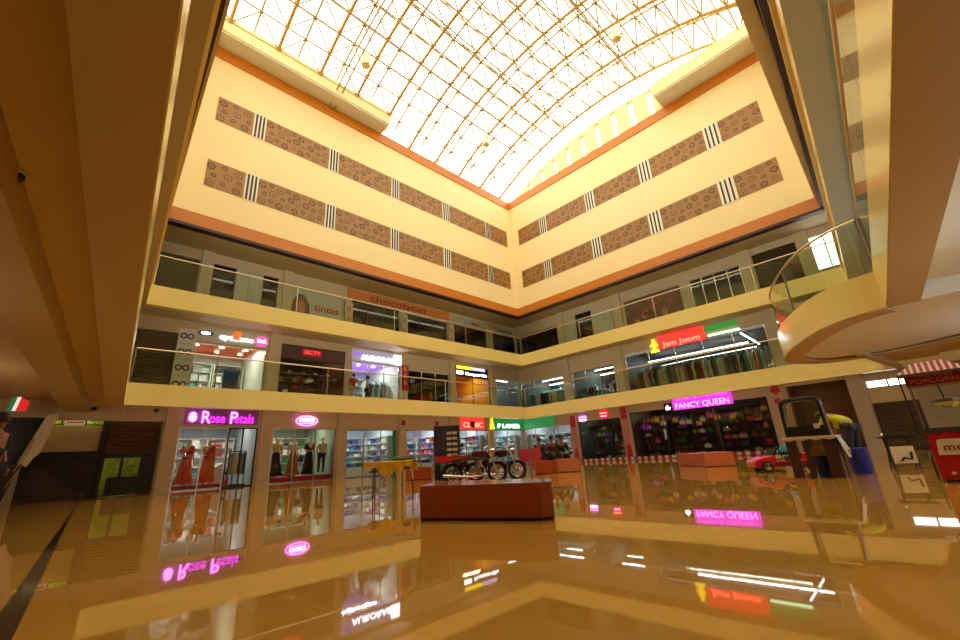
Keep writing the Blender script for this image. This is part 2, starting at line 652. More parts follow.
struct('wall_near_left', along_y(xc, -0.5, 0.0, 3.13, 3.94, 0.0), M_band)
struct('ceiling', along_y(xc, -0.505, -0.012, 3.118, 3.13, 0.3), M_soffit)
along = along_y(xc, -1.75, -1.1, 3.2, 3.75, 3.1)
struct('ceiling', along, M_soffit)
cl = MB().prism([(xc(3.3) - 0.5, 3.3), (xc(-30) - 0.5, -30), (-36, -30), (-36, 3.3)], 3.62, 3.9)
struct('ceiling', cl, M_ceil)
struct('wall_near_left', along_y(xc2, -0.5, 0.0, 7.0, 7.82, 0.0), M_band)
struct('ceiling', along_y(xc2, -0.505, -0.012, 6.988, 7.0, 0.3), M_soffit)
struct('trim_6', along_y(xc2, -0.3, 0.07, 7.82, 7.9, 0.0), M_clad)
cl = MB().prism([(xc2(3.3) - 0.5, 3.3), (xc2(-30) - 0.5, -30), (-36, -30), (-36, 3.3)], 7.4, 7.8)
cl.prism([(xc2(3.3) - 0.3, 3.3), (xc2(-30) - 0.3, -30), (-36, -30), (-36, 3.3)], 11.3, 11.6)
struct('ceiling', cl, M_ceil)
struct('wall_near_left', along_y(xcl, -0.35, 0.0, 11.2, 21.2, 0.2), M_clad)
struct('trim_7', along_y(xcl, -0.2, -0.1, 10.75, 11.2, 0.0), M_dark)
# back wall of that gallery
struct('wall_near_left', MB().box(-32.2, -32, -30, 3.2, 0, 21.2), M_wall)

# ------------------------------------------------------------------ right gallery (over and right of the camera)
yd = lambda x: -18.98 + 0.057 * x
yd2 = lambda x: -18.85 + 0.053 * x
ydc = lambda x: -18.72 + 0.025 * x
yds = lambda x: -18.78 + 0.05 * x


def along_x(f, o0, o1, z0, z1, xa, xb=-34.0, mb=None):
    mb = mb or MB()
    return mb.prism([(xa, f(xa) + o0), (xa, f(xa) + o1), (xb, f(xb) + o1), (xb, f(xb) + o0)], z0, z1)


struct('wall_near_right', along_x(yd, -0.5, 0.0, 3.13, 3.94, -11.7), M_band)
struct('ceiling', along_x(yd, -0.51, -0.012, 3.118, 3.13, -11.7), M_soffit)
struct('ceiling', along_x(yd, -11, -0.5, 3.5, 3.9, -11.7), M_grey)
struct('wall_near_right', along_x(yd2, -0.45, 0.0, 7.0, 7.82, 0.0), M_band)
struct('ceiling', along_x(yd2, -0.455, -0.012, 6.988, 7.0, 0.0), M_grey)
struct('trim_8', along_x(yd2, -0.2, 0.08, 7.82, 7.9, 0.0), M_clad)
struct('ceiling', along_x(yd2, -11, -0.45, 7.2, 7.6, 0.3), M_grey)
struct('wall_near_right', along_x(ydc, -0.35, 0.0, 11.45, 21.2, 0.2), M_clad)
struct('trim_9', along_x(yds, -0.28, -0.02, 10.78, 11.45, 0.2), M_dark)
struct('ceiling', along_x(yd2, -11, -0.3, 11.3, 11.6, 0.3), M_ceil)
struct('wall_near_right', MB().box(-34, 3.2, -28.2, -28, 0, 21.2), M_wall)

# curved balcony on the first floor
outer = [(-11.72, -19.65), (-11.6, -19.2), (-11.2, -18.7), (-10.6, -18.25), (-9.8, -17.85), (-9.0, -17.5), (-8.2, -17.2), (-7.4, -16.98), (-6.7, -16.88),
         (-6.0, -16.98), (-5.4, -17.25), (-4.95, -17.6), (-4.7, -18.1), (-4.6, -18.7), (-4.7, -19.5), (-5.2, -20.6), (-6.5, -22.0), (-9.0, -23.0), (-11.8, -23.2)]


def smooth_poly(P, it=2):
    for _ in range(it):
        Q = [P[0]]
        for a, b in zip(P[:-1], P[1:]):
            Q.append((a[0] * .75 + b[0] * .25, a[1] * .75 + b[1] * .25))
            Q.append((a[0] * .25 + b[0] * .75, a[1] * .25 + b[1] * .75))
        Q.append(P[-1])
        P = Q
    return P


OUT = smooth_poly(outer)
cen = Vector((-8.2, -20.2))


def inset(P, d):
    Q = []
    for i, p in enumerate(P):
        a = Vector(P[max(0, i - 1)])
        b = Vector(P[min(len(P) - 1, i + 1)])
        t = (b - a).normalized()
        n = Vector((t.y, -t.x))
        if n.dot(cen - Vector(p)) < 0:
            n = -n
        Q.append((p[0] + n.x * d, p[1] + n.y * d))
    return Q


def ribbon(mb, P, Q, z0, z1):
    for i in range(len(P) - 1):
        mb.prism([P[i], P[i + 1], Q[i + 1], Q[i]], z0, z1)
    return mb


IN = inset(OUT, 0.55)
mbk = ribbon(MB(), OUT, inset(OUT, 0.2), 3.13, 3.94)
struct('wall_balcony', mbk, M_band, smooth=False)
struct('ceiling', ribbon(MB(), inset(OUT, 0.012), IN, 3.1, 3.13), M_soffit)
struct('ceiling', MB().prism(inset(OUT, 0.2), 3.17, 3.9), M_grey)
# gallery floor linking the balcony with the right wall
lk = MB().box(-11.7, 3.2, -28, -20.6, 3.5, 3.9)
lk.box(-5.2, 3.2, -20.6, -18.9, 3.4, 3.9)
struct('ceiling', lk, M_ceil)
bm_ = MB()
p0, p1 = Vector((-6.1, -18.72, 3.02)), Vector((-0.5, -19.45, 3.02))
dirv = (p1 - p0).normalized()
nv = Vector((-dirv.y, dirv.x, 0)) * 0.09
bm_.prism([(p0 + nv)[:2], (p1 + nv)[:2], (p1 - nv)[:2], (p0 - nv)[:2]], 3.02, 3.17)
struct('trim_10', bm_, M_soffit)


# ------------------------------------------------------------------ railings
def railing(label, path, z, h=1.32, post_every=3, closed=False):
    t = thing('glass_railing', label, 'railing', (path[0][0], path[0][1], z))
    o0 = Vector((path[0][0], path[0][1], 0))
    P = [Vector((p[0], p[1], 0)) - o0 for p in path]
    MB().tube([(p.x, p.y, h) for p in P], 0.032, 8).build('handrail', M_rail, t, smooth=True)
    for i in range(len(P) - 1):
        a, b = P[i], P[i + 1]
        d = (b - a)
        L = d.length
        if L < 0.05:
            continue
        d.normalize()
        n = Vector((-d.y, d.x, 0)) * 0.006
        a2, b2 = a + d * 0.015, b - d * 0.015
        MB().prism([(a2 + n)[:2], (b2 + n)[:2], (b2 - n)[:2], (a2 - n)[:2]], 0.02, h - 0.07).build('glass_panel', M_glassg, t)
    for i in range(0, len(P), post_every):
        MB().box(P[i].x - 0.02, P[i].x + 0.02, P[i].y - 0.02, P[i].y + 0.02, 0, h).build('post', M_steel, t)
    return t


def seg(a, b, n):
    return [(a[0] + (b[0] - a[0]) * i / n, a[1] + (b[1] - a[1]) * i / n) for i in range(n + 1)]


railing('glass railing with steel handrail along the first floor gallery of the left wall', seg((-22.2, 0.1), (0.1, 0.1), 12), 3.94, post_every=4)
railing('glass railing with steel handrail along the first floor gallery of the right wall', seg((0.1, 0.0), (0.1, -20.2), 11), 3.94, post_every=4)
railing('glass railing with steel handrail along the second floor gallery of the left wall', seg((-22.1, 0.1), (0.1, 0.1), 12), 7.82, post_every=3)
railing('glass railing with steel handrail along the second floor gallery of the right wall', seg((0.1, 0.0), (0.1, -18.9), 11), 7.82, post_every=3)
bp = [p for p in inset(OUT, 0.08)][::3]
railing('curved glass railing with bronze handrail around the oval balcony', bp[:19], 3.94, h=1.28, post_every=6)
railing('glass railing along the gallery edge high beside the camera on the right', [(x, yd(x) - 0.08) for x in (-11.8, -13.8, -15.8, -17.8, -19.8, -21.8, -23.8)], 3.94, h=1.25, post_every=7)

# ------------------------------------------------------------------ shopfront walls
OPEN = {
    ('A', 0): [(-24.5, -20.55, 2.9), (-19.95, -16.72, 2.66), (-16.02, -12.7, 2.64), (-12.05, -8.68, 2.6), (-8.05, -4.6, 2.6), (-4.0, -0.75, 2.62), (-0.25, 3.14, 2.65)],
    ('B', 0): [(-3.14, 1.35, 2.7), (2.05, 5.42, 2.75), (6.1, 14.0, 2.95), (14.95, 17.4, 3.3), (18.05, 19.6, 3.1)],
    ('A', 1): [(-22.6, -20.6, 6.9), (-19.9, -16.72, 6.6), (-16.0, -12.35, 7.1), (-11.9, -8.55, 6.62), (-7.95, -4.4, 6.5), (-3.8, -0.25, 6.75), (0.45, 3.14, 6.6)],
    ('B', 1): [(-3.14, 1.2, 6.32), (2.0, 5.5, 6.4), (6.4, 14.8, 6.85), (15.7, 18.5, 6.5)],
    ('A', 2): [(-22.4, -20.25, 10.75), (-19.65, -18.6, 10.75), (-17.3, -16.5, 10.75), (-12.1, -8.6, 10.55), (-8.05, -4.45, 10.4), (-3.8, -0.3, 10.4), (0.45, 3.14, 10.4)],
    ('B', 2): [(-3.14, 1.2, 10.4), (2.95, 4.35, 10.75), (11.5, 14.4, 10.6), (15.1, 17.3, 10.9), (17.75, 19.0, 10.85)],
}
for (w, k), ops in OPEN.items():
    z0, z1 = FLOORZ[k], CEIL[k]
    mb = MB()
    s = -36 if w == 'A' else -S - 0.2
    end = S if w == 'A' else 28
    for (a, b, zt) in ops:
        wbox(mb, w, s, a, S, S + 0.2, z0, z1)
        wbox(mb, w, a, b, S, S + 0.2, zt, z1)
        if (w, k) == ('B', 2) and abs(a - 17.75) < .01:
            wbox(mb, w, a, b, S, S + 0.2, z0, 8.95)
        s = b
    wbox(mb, w, s, end, S, S + 0.2, z0, z1)
    # slightly proud pilasters at the bay lines
    struct('wall_' + SIDE[w], mb, M_wall)

# pilasters
pil = {('A', 0): [-20.25, -16.37, -12.37, -8.37, -4.3, -0.5], ('B', 0): [1.7, 5.75, 14.5, 17.72],
       ('A', 1): [-16.37, -8.25, -4.1, 0.1], ('B', 1): [1.6, 5.95, 15.2],
       ('A', 2): [-19.95, -16.0, -0.0], ('B', 2): [1.6, 6.5, 14.75, 17.5]}
for (w, k), L in pil.items():
    mb = MB()
    for s in L:
        hw = 0.25 if not (w == 'B' and s > 5.6) else 0.3
        wbox(mb, w, s - hw, s + hw, S - 0.12, S, FLOORZ[k], CEIL[k])
    struct('trim_11', mb, M_wall)

# ------------------------------------------------------------------ colours for goods
PAL = {
    'red': (190, 30, 34), 'white': (228, 228, 224), 'blue': (50, 84, 160), 'green': (44, 120, 60), 'yellow': (230, 190, 50), 'orange': (226, 110, 30),
    'pink': (226, 90, 150), 'purple': (110, 60, 150), 'black': (24, 24, 26), 'brown': (110, 66, 36), 'grey': (140, 142, 146), 'teal': (60, 150, 160), 'cream': (226, 206, 160), 'silver': (190, 192, 196)}
GM = {k: mat('goods_' + k, v, 0.4) for k, v in PAL.items()}


def proto(name, mb, smooth=False):
    o = mb.build(name, GM['white'], smooth=smooth)
    me = o.data
    bpy.data.objects.remove(o)
    return me


P_box = proto('goods_box', MB().bbox(-.5, .5, -.5, .5, 0, .86, .03).bbox(-.52, .52, -.52, .52, .8, 1, .03))
P_jar = proto('goods_jar', MB().lathe([(.42, 0), (.5, .06), (.5, .6), (.36, .74), (.24, .78), (.26, .82), (.26, 1), (.1, 1)], 10), True)
P_bag = proto('goods_bag', MB().bbox(-.5, .5, -.3, .3, 0, .66, .06).tube([(-.25, 0, .6), (-.22, 0, .9), (0, 0, 1), (.22, 0, .9), (.25, 0, .6)], .035, 5), True)
P_garm = proto('goods_garment', MB().yprism([(-.34, 0), (.34, 0), (.3, .55), (.5, .5), (.5, .78), (.2, .96), (.08, .9), (-.08, .9), (-.2, .96), (-.5, .78), (-.5, .5), (-.3, .55)], -.12, .12).tube([(0, 0, .88), (0, 0, 1.0), (.05, 0, 1.04)], .02, 4))
P_bowl = proto('goods_pot', MB().lathe([(.3, 0), (.46, .2), (.5, .7), (.56, .74), (.5, .78), (.42, .82), (.1, .92), (.08, 1), (.03, 1)], 12), True)
P_shoe = proto('goods_shoe', MB().bbox(-.5, .5, -.2, .2, 0, .2, .05).bbox(-.5, -.05, -.17, .17, .15, .9, .12).bbox(-.1, .45, -.17, .17, .15, .45, .1), True)
PROTO = {'boxed item': P_box, 'jar': P_jar, 'handbag': P_bag, 'garment': P_garm, 'pot': P_bowl, 'shoe': P_shoe}
NAMES = {'boxed item': 'goods_box', 'jar': 'jar', 'handbag': 'handbag', 'garment': 'garment', 'pot': 'pot', 'shoe': 'shoe'}


def good(kind, col, w, s, d, z, sx, sy, sz, place, rz=0.0, verb='on a shelf in'):
    o = bpy.data.objects.new(NAMES[kind], PROTO[kind])
    C.objects.link(o)
    o.location = pos(w, s, d, z)
    o.rotation_euler.z = ROT[w] + rz
    o.scale = (sx, sy, sz)
    o.material_slots[0].link = 'OBJECT'
    o.material_slots[0].material = GM[col]
    tag(o, '%s %s %s %s' % (col, kind, verb, place), {'boxed item': 'box', 'jar': 'jar', 'handbag': 'bag', 'garment': 'clothing', 'pot': 'pot', 'shoe': 'shoe'}[kind], '%s %ss in %s' % (col, kind, place))
    return o


SHN = [1]


def shelf(w, s0, s1, d, z0, h, rows, place, kinds, cols, m=None, depth=0.38, dens=1.0, first=0, label=None, turn=0.0, wide=(.27, .5)):
    m = m or M_white
    wd = s1 - s0
    SHN[0] += 1
    t = thing('shelf_unit', label or ('shelf unit in %s, %s' % (place, ['left part', 'right part'][SHN[0] % 2])), 'shelf', pos(w, (s0 + s1) / 2, d, z0), ROT[w] + turn)
    ct, st = math.cos(turn), math.sin(turn)
    MB().box(-wd / 2, wd / 2, depth - 0.03, depth, 0, h).build('back_panel', m, t)
    for sx in (-1, 1):
        MB().box(sx * wd / 2 - 0.02, sx * wd / 2 + 0.02, 0, depth, 0, h).build('side_panel', m, t)
    for r in range(rows + 1):
        z = 0.05 + (h - 0.07) * r / rows
        MB().box(-wd / 2 + 0.02, wd / 2 - 0.02, 0, depth - 0.03, z - 0.015, z + 0.015).build('shelf_board', m, t)
        if r < rows and r >= first:
            gap = (h - 0.07) / rows - 0.05
            x = -wd / 2 + 0.1
            while x < wd / 2 - 0.12:
                kd = random.choice(kinds)
                sw = random.uniform(*wide)
                sh = gap * random.uniform(0.55, 0.95)
                if x + sw > wd / 2 - 0.05:
                    break
                if random.random() < dens:
                    lx, ly = x + sw / 2, .17
                    good(kd, random.choice(cols), w, (s0 + s1) / 2 + lx * ct - ly * st, d + lx * st + ly * ct, z0 + z + 0.016, sw * .92, 0.24, sh, place, turn)
                x += sw + 0.03
    return t


def tube_light(w, s0, s1, d0, d1, z, label, group, m=None, r=0.045):
    m = m or M_tube
    a, b = Vector(pos(w, s0, d0, z)), Vector(pos(w, s1, d1, z))
    t = thing('tube_light', label, 'light', tuple(a), 0, group)
    v = b - a
    dn = v.normalized()
    n = Vector((-dn.y, dn.x, 0)) * 0.06
    MB().prism([n[:2], (v + n)[:2], (v - n)[:2], (-n)[:2]], r * 0.9, r * 0.9 + 0.05).build('fixture', M_white, t)
    MB().tube([(0, 0, 0), tuple(v)], r, 6).build('tube', m, t)
    return t


def area(w, s, d, z, sx, sy, power, col=(1, 1, 1), down=True, name='shop_light'):
    l = bpy.data.lights.new(name, 'AREA')
    l.shape = 'RECTANGLE'
    l.size, l.size_y = sx, sy
    l.energy = power
    l.color = col
    o = bpy.data.objects.new(name, l)
    C.objects.link(o)
    o.location = pos(w, s, d, z)
    o.rotation_euler.z = ROT[w]
    return o


def interior(w, k, s0, s1, mwall, mceil, mfl=None, depth=4.2, zc=None, power=0, col=(1, 1, 1)):
    z0 = FLOORZ[k]
    zc = zc or (3.27, 7.0, 10.85)[k]
    mb = MB()
    wbox(mb, w, s0 - 0.1, s0, S + 0.2, S + depth, z0, zc)
    wbox(mb, w, s1, s1 + 0.1, S + 0.2, S + depth, z0, zc)
    wbox(mb, w, s0 - 0.1, s1 + 0.1, S + depth, S + depth + 0.1, z0, zc)
    struct('wall_' + SIDE[w], mb, mwall)
    struct('ceiling', wbox(MB(), w, s0 - 0.1, s1 + 0.1, S + 0.2, S + depth + .1, zc, zc + 0.1), mceil)
    if mfl:
        struct('floor', wbox(MB(), w, s0, s1, S + 0.2, S + depth, z0, z0 + 0.01), mfl)
    if power:
        area(w, (s0 + s1) / 2, S + (1.8 if depth < 5.5 else 3.3), zc - 0.1, (s1 - s0) * 0.8, 0.12, power, col)


WN = [1]


def glazing(w, k, s0, s1, ztop, n=3, frame=None, m=None, z0=None, d=S + 0.08, fr=0.03):
    WN[0] += 1
    z0 = FLOORZ[k] if z0 is None else z0
    t = bpy.data.objects.new('window_%d' % WN[0], None)
    C.objects.link(t)
    t['kind'] = 'structure'
    t.location = pos(w, (s0 + s1) / 2, d, z0)
    t.rotation_euler.z = ROT[w]
    wd, h = s1 - s0, ztop - z0
    f = MB()
    f.box(-wd / 2, wd / 2, -.02, .03, 0, .05).box(-wd / 2, wd / 2, -.02, .03, h - .05, h)
    for i in range(n + 1):
        x = -wd / 2 + wd * i / n
        x = min(max(x, -wd / 2 + fr), wd / 2 - fr)
        f.box(x - fr, x + fr, -.02, .03, 0.05, h - .05)
    f.build('window_frame', frame or M_steel, t)
    for i in range(n):
        a = -wd / 2 + wd * i / n + fr
        b = -wd / 2 + wd * (i + 1) / n - fr
        MB().box(a, b, 0, .008, 0.05, h - .05).build('pane', m or M_glass, t)
    return t


def shutter(w, k, s0, s1, ztop, z0=None, m=None, d=S + 0.1):
    WN[0] += 1
    z0 = FLOORZ[k] if z0 is None else z0
    mb = MB()
    prof = []
    n = int((ztop - z0) / 0.11)
    for i in range(n):
        za = z0 + (ztop - z0) * i / n
        zb = z0 + (ztop - z0) * (i + 1) / n
        zm = (za + zb) / 2
        if w == 'A':
            mb.xprism([(d + .02, za), (d - .02, zm), (d + .02, zb), (d + .04, zb), (d + .04, za)], s0, s1)
        else:
            mb.yprism([(d + .02, za), (d - .02, zm), (d + .02, zb), (d + .04, zb), (d + .04, za)], -s1, -s0)
    return struct('door_%d' % WN[0], mb, m or M_shutter)


def sign(w, s, z, label, d=S - .015, cat='sign', name='shop_sign', group=None):
    return thing(name, label, cat, pos(w, s, d, z), ROT[w], group)


def em(name, col, es):
    return mat('glow_' + name, col, 0.5, emit=col, es=es)


G_mag = em('magenta', (226, 40, 226), 2.2)
G_pink = em('pink', (255, 130, 235), 3.5)
G_purple = em('purple', (190, 60, 240), 2.6)
G_white = em('white', (245, 245, 255), 5)
G_red = em('red', (235, 40, 30), 1.6)
G_redl = em('light_red', (255, 150, 120), 2.2)
G_yel = em('yellow', (240, 210, 40), 2.0)
G_green = em('green', (60, 190, 90), 1.1)
G_greenl = em('pale_green', (190, 255, 200), 2.5)
G_orange = em('orange', (240, 120, 20), 0.8)
G_amber = em('amber', (255, 190, 60), 1.5)
G_day = em('daylight', (255, 255, 250), 3)  # emissive panes, standing in for daylight behind the glass

# ------------------------------------------------------------------ people and mannequins
def skin_mesh(name, V, E, Rr, root, sub=1):
    me = bpy.data.meshes.new(name)
    me.from_pydata(V, E, [])
    o = bpy.data.objects.new(name, me)
    C.objects.link(o)
    md = o.modifiers.new('s', 'SKIN')
    md.use_smooth_shade = True
    sv = me.skin_vertices[0].data
    for i, r in enumerate(Rr):
        sv[i].radius = r if isinstance(r, tuple) else (r, r)
        sv[i].use_root = (i == root)
    o.modifiers.new('u', 'SUBSURF').levels = sub
    dg = bpy.context.evaluated_depsgraph_get()
    m2 = bpy.data.meshes.new_from_object(o.evaluated_get(dg))
    bpy.data.objects.remove(o)
    for p in m2.polygons:
        p.use_smooth = True
    return m2


BASE = {
    'pel': (0, 0, .93), 'spi': (0, 0, 1.10), 'che': (0, .0, 1.30), 'nec': (0, .01, 1.45), 'hb': (0, -.005, 1.52), 'hm': (0, -.02, 1.60), 'ht': (0, -.01, 1.67),
    'shl': (.165, .0, 1.375), 'ell': (.215, .03, 1.12), 'wrl': (.225, -.05, .90), 'pal': (.225, -.07, .84),
    'shr': (-.165, .0, 1.375), 'elr': (-.215, .03, 1.12), 'wrr': (-.225, -.05, .90), 'par': (-.225, -.07, .84),
    'hil': (.09, 0, .88), 'knl': (.105, -.01, .49), 'anl': (.11, .02, .09), 'tol': (.12, -.13, .035),
    'hir': (-.09, 0, .88), 'knr': (-.105, -.01, .49), 'anr': (-.11, .02, .09), 'tor': (-.12, -.13, .035)}
RAD_ = {'pel': (.15, .11), 'spi': (.125, .095), 'che': (.15, .105), 'nec': .05, 'hb': .066, 'hm': (.08, .095), 'ht': (.055, .065),
        'sh': .052, 'el': .04, 'wr': .026, 'pa': (.034, .018), 'hi': .085, 'kn': .056, 'an': .036, 'to': .032}
LINK = [('pel', 'spi'), ('spi', 'che'), ('che', 'nec'), ('nec', 'hb'), ('hb', 'hm'), ('hm', 'ht')] + [(a + x, b + x) for x in 'lr' for a, b in (('sh', 'el'), ('el', 'wr'), ('wr', 'pa'), ('hi', 'kn'), ('kn', 'an'), ('an', 'to'))] + [('che', 'shl'), ('che', 'shr'), ('pel', 'hil'), ('pel', 'hir')]


def rad(k):
    return RAD_.get(k) or RAD_[k[:2]]


def grow(J, keys, extra=0.0, fingers=False, cut=None):
    idx, V, Rr, E = {}, [], [], []
    for k in keys:
        idx[k] = len(V)
        V.append(J[k])
        r = rad(k)
        r = r if isinstance(r, tuple) else (r, r)
        Rr.append((r[0] + extra, r[1] + extra))
    for a, b in LINK:
        if a in idx and b in idx:
            E.append((idx[a], idx[b]))
    if fingers:
        for x, sg in (('l', 1), ('r', -1)):
            p = Vector(J['pa' + x])
            d = (p - Vector(J['wr' + x])).normalized()
            side = Vector((0, -1, 0)) if abs(d.z) > .6 else Vector((0, 0, 1)).cross(d).normalized()
            curl = Vector((-sg, 0, 0)) if abs(d.z) > .6 else Vector((0, 0, -1))
            for i, (o_, L) in enumerate(((-.026, .062), (-.009, .075), (.009, .08), (.026, .07))):
                b = p + side * o_ + d * .03
                m_ = b + d * L * .5 + curl * .006
                e = m_ + d * L * .4 + curl * .02
                for q, r in ((b, .0105), (m_, .0095), (e, .0075)):
                    V.append(tuple(q))
                    Rr.append((r, r))
                n = len(V)
                E += [(idx['pa' + x], n - 3), (n - 3, n - 2), (n - 2, n - 1)]
            b = p + side * .035 - d * .015
            e = b + side * .025 + d * .035 + curl * .01
            for q, r in ((b, .012), (e, .009)):
                V.append(tuple(q))
                Rr.append((r, r))
            n = len(V)
            E += [(idx['pa' + x], n - 2), (n - 2, n - 1)]
    return V, E, Rr, idx.get('pel', 0)


def figure(name, label, cat, loc, rotz, joints=None, scale=1.0, skin=None, hair=None, top=None, bottom=None, sleeve='short', skirt=None, sari=None, group=None):
    J = dict(BASE)
    if joints:
        J.update(joints)
    t = thing(name, label, cat, loc, rotz, group)
    t.scale = (scale,) * 3
    V, E, Rr, rt = grow(J, list(J.keys()), 0, True)
    me = skin_mesh('body', V, E, Rr, rt)
    me.materials.clear()
    me.materials.append(skin)
    b = bpy.data.objects.new('body', me)
    C.objects.link(b)
    b.parent = t
    hm = Vector(J['hm'])
    nose = MB().tube([hm + Vector((0, -.085, .02)), hm + Vector((0, -.118, -.012)), hm + Vector((0, -.09, -.02))], [.008, .014, .008], 6)
    nose.build('nose', skin, t, smooth=True)
    ey = MB()
    for sx in (-.032, .032):
        ey.lathe([(.001, -.008), (.010, 0), (.001, .008)], 8, c=tuple(hm + Vector((sx, -.089, .018))), axis='y')
    ey.build('eyes', M_black, t, smooth=True)
    MB().tube([hm + Vector((-.022, -.09, -.045)), hm + Vector((0, -.096, -.047)), hm + Vector((.022, -.09, -.045))], .005, 5).build('mouth', mat('lip', (150, 70, 60), .5), t)
    er = MB()
    for sx in (-.083, .083):
        er.bbox(hm.x + sx - .008, hm.x + sx + .008, hm.y - .012, hm.y + .02, hm.z - .03, hm.z + .03, .007)
    er.build('ears', skin, t, smooth=True)
    if hair:
        h = MB()
        prof = [(.001, .118)] + [(.098 * math.sin(a), .118 * math.cos(a)) for a in (0.4, .8, 1.2, 1.6, 1.85)] + [(.085, -.05)]
        h.lathe(prof, 14, c=(hm.x, hm.y + .018, hm.z), sx=1, sy=1.08)
        h.build('hair', hair, t, smooth=True)
    if top:
        ks = ['pel', 'spi', 'che', 'shl', 'ell', 'shr', 'elr'] + (['wrl', 'wrr'] if sleeve == 'long' else [])
        V, E, Rr, rt = grow(J, ks, .016)
        V = [tuple(v) for v in V]
        me = skin_mesh('shirt', V, E, Rr, rt)
        me.materials.clear()
        me.materials.append(top)
        o_ = bpy.data.objects.new('shirt', me)
        C.objects.link(o_)
        o_.parent = t
    if bottom:
        ks = ['pel', 'hil', 'knl', 'anl', 'hir', 'knr', 'anr']
        V, E, Rr, rt = grow(J, ks, .018)
        if joints is BEND:
            Rr[0] = (.1, .1)
        me = skin_mesh('trousers', V, E, Rr, rt)
        me.materials.clear()
        me.materials.append(bottom)
        o_ = bpy.data.objects.new('trousers', me)
        C.objects.link(o_)
        o_.parent = t
    if skirt:
        n = 20
        mb = MB()
        prof = [(.13, 1.05), (.155, .95), (.18, .8), (.22, .5), (.27, .2), (.3, .06), (.28, .06)]
        vs, fs = [], []
        for (r, z) in prof:
            for k_ in range(n):
                a = 2 * PI * k_ / n
                rr = r * (1 + (.09 if k_ % 2 else -.03) * (1 - z))
                vs.append((rr * math.cos(a), rr * .85 * math.sin(a), z))
        for i in range(len(prof) - 1):
            for k_ in range(n):
                fs.append((i * n + k_, i * n + (k_ + 1) % n, (i + 1) * n + (k_ + 1) % n, (i + 1) * n + k_))
        mb.add(vs, fs)
        mb.build('skirt', skirt, t, smooth=True)
    if sari:
        mb = MB()
        pts = [(-.15, -.12, .95), (-.05, -.145, 1.1), (.06, -.14, 1.25), (.15, -.07, 1.4), (.17, .07, 1.38), (.16, .14, 1.15), (.17, .17, .75), (.18, .18, .45)]
        vs, fs = [], []
        for p in pts:
            vs += [(p[0] - .06, p[1] - .01, p[2] + .05), (p[0] + .0, p[1] - .03, p[2]), (p[0] + .07, p[1] - .01, p[2] - .06)]
        for i in range(len(pts) - 1):
            for j in range(2):
                fs.append((i * 3 + j, i * 3 + j + 1, i * 3 + 4 + j, i * 3 + 3 + j))
        mb.add(vs, fs)
        o_ = mb.build('draped_scarf', sari, t, smooth=True)
        sd = o_.modifiers.new('th', 'SOLIDIFY')
        sd.thickness = .012
    return t


SKIN = mat('skin_brown', (150, 100, 72), 0.5)
HAIR = mat('hair_black', (20, 16, 14), 0.5)
MANQ = mat('mannequin_ivory', (226, 206, 176), 0.35)
DC = lambda n, c: mat('cloth_' + n, c, 0.8)
SIT = {'pel': (0, 0, .0), 'spi': (0, .02, .17), 'che': (0, .0, .38), 'nec': (0, -.03, .53), 'hb': (0, -.05, .60), 'hm': (0, -.07, .68), 'ht': (0, -.06, .75),
       'shl': (.165, -.0, .455), 'ell': (.23, -.06, .2), 'wrl': (.14, -.28, .14), 'pal': (.1, -.33, .13),
       'shr': (-.165, -.0, .455), 'elr': (-.23, -.06, .2), 'wrr': (-.14, -.28, .14), 'par': (-.1, -.33, .13),
       'hil': (.1, -.05, .0), 'knl': (.13, -.42, .04), 'anl': (.13, -.44, -.37), 'tol': (.14, -.58, -.42),
       'hir': (-.1, -.05, .0), 'knr': (-.13, -.42, .04), 'anr': (-.13, -.44, -.37), 'tor': (-.14, -.58, -.42)}
BEND = {'pel': (0, .05, .9), 'spi': (0, -.06, 1.04), 'che': (0, -.24, 1.13), 'nec': (0, -.38, 1.17), 'hb': (0, -.44, 1.17), 'hm': (0, -.52, 1.15), 'ht': (0, -.57, 1.2),
        'shl': (.165, -.3, 1.12), 'ell': (.22, -.4, .86), 'wrl': (.16, -.55, .74), 'pal': (.15, -.6, .71),
        'shr': (-.165, -.3, 1.12), 'elr': (-.22, -.4, .86), 'wrr': (-.16, -.55, .74), 'par': (-.15, -.6, .71),
        'hil': (.09, .05, .86), 'hir': (-.09, .05, .86)}

# ================================================================== SHOPS
M_shopfl = mat('shop_floor', (196, 176, 140), 0.2)
ALLK = ['boxed item', 'jar', 'boxed item', 'handbag']

# ---- A ground 1: saree shop under the purple sign
pl = 'the shop under the purple sign'
interior('A', 0, -19.95, -16.72, mat('shop_blue_grey', (150, 160, 170), .5), M_white, M_shopfl, power=80, col=(1, .97, .93))
glazing('A', 0, -19.95, -18.0, 2.66, 2, M_steel)
glazing('A', 0, -18.0, -16.72, 2.66, 2, M_black)
shelf('A', -19.8, -18.1, 6.6, 0, 2.4, 5, pl, ['boxed item', 'garment'], ['white', 'blue', 'grey', 'cream', 'teal'])
shelf('A', -17.9, -16.85, 6.6, 0, 2.4, 5, pl, ['boxed item', 'handbag'], ['black', 'white', 'red', 'grey'], M_white)
MB().bbox(-19.9, -18.0, S + .15, S + 1.3, 0.0, .2, .03).build('dais', GM['red'])
tag(bpy.data.objects['dais'], 'low red display platform under the two orange-dressed mannequins', 'platform')
for i, (s, lb) in enumerate(((-19.4, 'left'), (-18.55, 'right'))):
    figure('mannequin', 'ivory mannequin in an orange saree, %s one of two under the purple sign' % lb, 'mannequin', pos('A', s, S + .65, .2), .15 - .4 * i,
           {'wrr': (-.14, -.2, 1.02), 'par': (-.1, -.25, 1.04)}, 1.2, MANQ, None, DC('orange' + lb, (244, 120, 30) if i == 0 else (248, 160, 40)), None, 'short', DC('orange_skirt' + lb, (228, 84, 24) if i == 0 else (232, 110, 30)), DC('red_drape', (190, 20, 26)))
